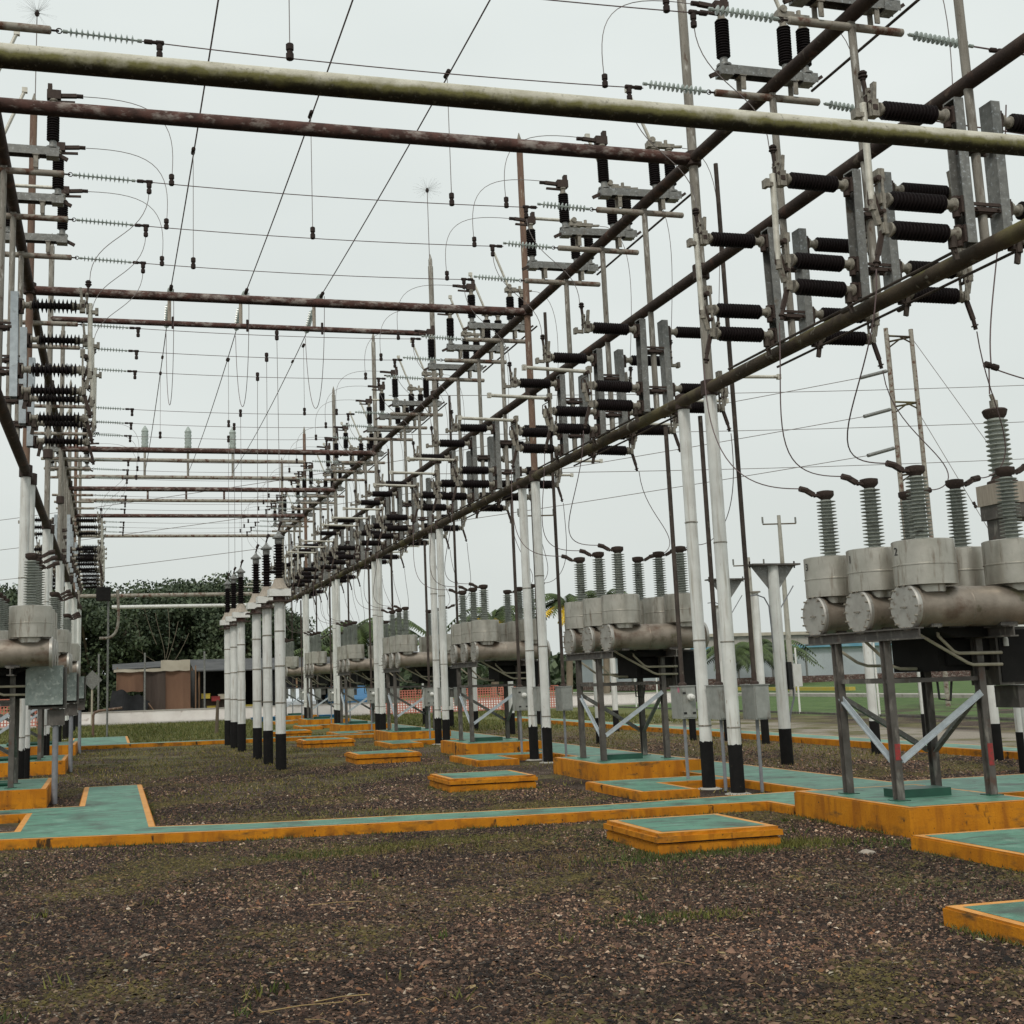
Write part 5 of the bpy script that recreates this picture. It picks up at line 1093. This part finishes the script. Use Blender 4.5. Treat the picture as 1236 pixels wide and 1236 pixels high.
def tree(x, y, h, r, lab, flat=.35, n=5200, trunk='bark', low=False, size=.135, pal=PAL):
    e = empty('broad_tree', (x, y, 0), random.uniform(0, 6), lab, 'tree', 'trees behind the stalls')
    tk = MB(); cs = []; rs = []; fork = h*(.25 if low else .38)
    tk.lathe((0, 0, -.2), (0, 0, fork), [(0, .32), (.5, .24), (fork+.2, .19)], 10)
    for i in range(7):
        a = i*2*math.pi/7+random.uniform(-.3, .3); rr = r*random.uniform(.45, .95); zt = h*random.uniform(.72, .93)
        q = [(0, 0, fork-.1), (math.cos(a)*rr*.4, math.sin(a)*rr*.4, fork+(zt-fork)*.55), (math.cos(a)*rr*.85, math.sin(a)*rr*.85, zt)]
        tk.tube(bez(q, 6), .09, 6)
        for j in range(4):
            aa = a+random.uniform(-.5, .5); r2 = rr*random.uniform(.6, 1.1); z2 = zt+random.uniform(-.9, .6)*h*.12
            cs.append((math.cos(aa)*r2, math.sin(aa)*r2, z2)); rs.append((r*random.uniform(.2, .36), r*random.uniform(.2, .36), r*random.uniform(.2, .36)*flat*1.6))
    for i in range(8):
        aa = random.uniform(0, 6.28); r2 = r*random.uniform(0, .6); cs.append((math.cos(aa)*r2, math.sin(aa)*r2, h*random.uniform(.78, .97))); rs.append((r*.3, r*.3, r*.3*flat*1.6))
    if low:
        for i in range(16):
            aa = random.uniform(0, 6.28); r2 = r*random.uniform(.2, .9); cs.append((math.cos(aa)*r2, math.sin(aa)*r2, h*random.uniform(.12, .7))); rs.append((r*.36, r*.36, h*.14))
    part('trunk', tk.mesh('trunk', trunk), e)
    ne = [n//len(cs)]*len(cs); V, Fc, C = leaf_cards(cs, rs, ne, size, pal)
    part('crown', tint_mesh('crown', V, Fc, C, 'leaves'), e)
TR = [(-18, 98, 10.5, 5.5, 1), (-10.5, 92, 10.2, 5, 1), (-4.0, 97, 9.0, 5.5, 1), (-1.2, 86, 7.4, 5, 1), (3.2, 90, 8.2, 5.2, 1), (7.5, 94, 9.8, 5.6, 1), (11.0, 99, 8.0, 5.0, 1), (5.5, 104, 10.2, 6, 0),
      (0.5, 100, 9.4, 6.0, 1), (13.6, 93, 4.8, 3.4, 1), (-7, 84, 7.5, 4.5, 1), (17.5, 100, 5.0, 3.8, 1), (9.3, 88, 6.8, 4.6, 1)]
TL = ['tall dark tree at the far left edge', 'dark broad tree behind the left breaker', 'dark tree behind the left row poles', 'bushy dark tree left of the stall', 'dark broad tree right above the stall', 'tallest dark tree left of the middle posts',
      'dark tree right behind the middle posts', 'flat-topped tree showing above the others', 'dark tree filling the gap left of the stall', 'small tree right of the middle posts', 'low dark tree at the left', 'small far tree behind the first far breaker', 'bushy tree behind the shed']
for (x, y, h, r, lo), lab in zip(TR, TL): tree(x, y, h, r, lab, low=bool(lo), n=18000 if lo else 11000)
# dark undergrowth that closes the wood
cs = [(random.uniform(-22, 16), random.uniform(88, 96), random.uniform(.6, 5.0)) for _ in range(130)]; rs = [(2.2, 1.5, 1.4)]*130
V, Fc, C = leaf_cards(cs, rs, [650]*130, .18, PAL*.8)
tag(part('undergrowth', tint_mesh('undergrowth', V, Fc, C, 'leaves')), 'dense dark undergrowth below the trees behind the stalls', 'undergrowth', kind='stuff')
cs = [(random.uniform(22, 95), random.uniform(112, 130), random.uniform(.5, 3.0)) for _ in range(120)]
V, Fc, C = leaf_cards(cs, [(3, 2, 1.5)]*120, [120]*120, .45, PAL)
tag(part('distant_hedge', tint_mesh('distant_hedge', V, Fc, C, 'leaves')), 'low far line of greenery behind the warehouse', 'hedge', kind='stuff')
# bare pale limbs in front of the wood
e = empty('bare_tree', (3.4, 84, 0), 0, 'leafless pale forked tree in front of the dark wood', 'bare tree')
m = MB(); m.tube([(0, 0, 0), (-.1, 0, 2.2), (0, 0, 3.0)], .09, 6); part('trunk', m.mesh('trunk', 'pale bark'), e)
for pts in ([(0, 0, 2.6), (.9, 0, 3.5), (1.6, 0, 5.2)], [(-.5, 0, 4.5), (-.9, .2, 5.4), (-1.3, .2, 6.9)], [(.1, 0, 3.6), (.5, 0, 5), (.2, 0, 6.9)], [(-1.4, 0, 3.9), (-1.5, .1, 5), (-1.9, .1, 6.2)], [(0, 0, 3), (-1.2, 0, 3.8), (-2.2, 0, 4.3), (-3.3, 0, 5.8)], [(0, 0, 3), (.2, 0, 4.2), (-.4, 0, 5.2), (-.6, 0, 6.6)], [(0, 0, 3), (.6, 0, 4.4), (.9, 0, 6)], [(-2.2, 0, 4.3), (-2.6, .2, 5), (-2.5, .2, 6.4)]):
    part('limb', MB().tube(bez(pts, 8), .02, 5).mesh('limb', 'pale bark'), e)
def palm(x, y, h, lab, s=1.0, yellow=False):
    e = empty('palm_tree', (x, y, 0), 0, lab, 'palm tree', 'palms in the background')
    part('trunk', MB().tube([(0, 0, 0), (.15, 0, h*.5), (.1, 0, h)], .16*s, 8).mesh('trunk', 'palm trunk'), e)
    V = []; C = []
    for i in range(26):
        a = i*2.4; el = random.uniform(-.25, 1.1); Ln = 2.0*s*random.uniform(.85, 1.15)
        pts = bez([(.1, 0, h), (.1+math.cos(a)*Ln*.5*math.cos(el), math.sin(a)*Ln*.5*math.cos(el), h+Ln*.5*math.sin(el)+.3*s), (.1+math.cos(a)*Ln, math.sin(a)*Ln, h+Ln*.35*math.sin(el)-.8*s)], 22)
        for j in range(1, 23):
            p = pts[j]; sd = Vector((-math.sin(a), math.cos(a), 0)); w_ = .42*s*math.sin(math.pi*min(1, (j+1)/24))
            for sg in (-1, 1):
                q = p+sd*sg*w_+Vector((math.cos(a)*.15, math.sin(a)*.15, -.22*s)); 
                V += [p, p+(pts[j]-pts[j-1])*1.1, q]; c = np.array((.05, .075, .02) if not (yellow and el < .1) else (.50, .33, .02))*random.uniform(.7, 1.4); C += [c]*3
    V = np.array([tuple(v) for v in V]); part('crown', tint_mesh('crown', V, np.arange(len(V)).reshape(-1, 3), np.array(C), 'leaves'), e)
palm(15.6, 80, 4.7, 'palm seen between the far breakers', 1.61); palm(30.2, 80, 6.4, 'palm with yellow stalks behind the second breaker, left one', 1.45, True); palm(32.9, 80, 6.6, 'palm with yellow stalks behind the second breaker, right one', 1.45, True)
palm(13.4, 82, 3.4, 'small yellowish palm left of the far palm', 1.36, True); palm(44.5, 84, 3.0, 'low palm right of the tall poles', 1.36); palm(50.5, 88, 3.2, 'low palm left of the near breaker tanks', 1.44); palm(18.7, 84, 5.2, 'palm hidden behind the far poles', 1.53); palm(47.5, 86, 2.6, 'short far palm between two taller ones', 1.36)
palm(25.5, 82, 5.6, 'palm with yellow stalks behind the third breaker', 1.70, True)
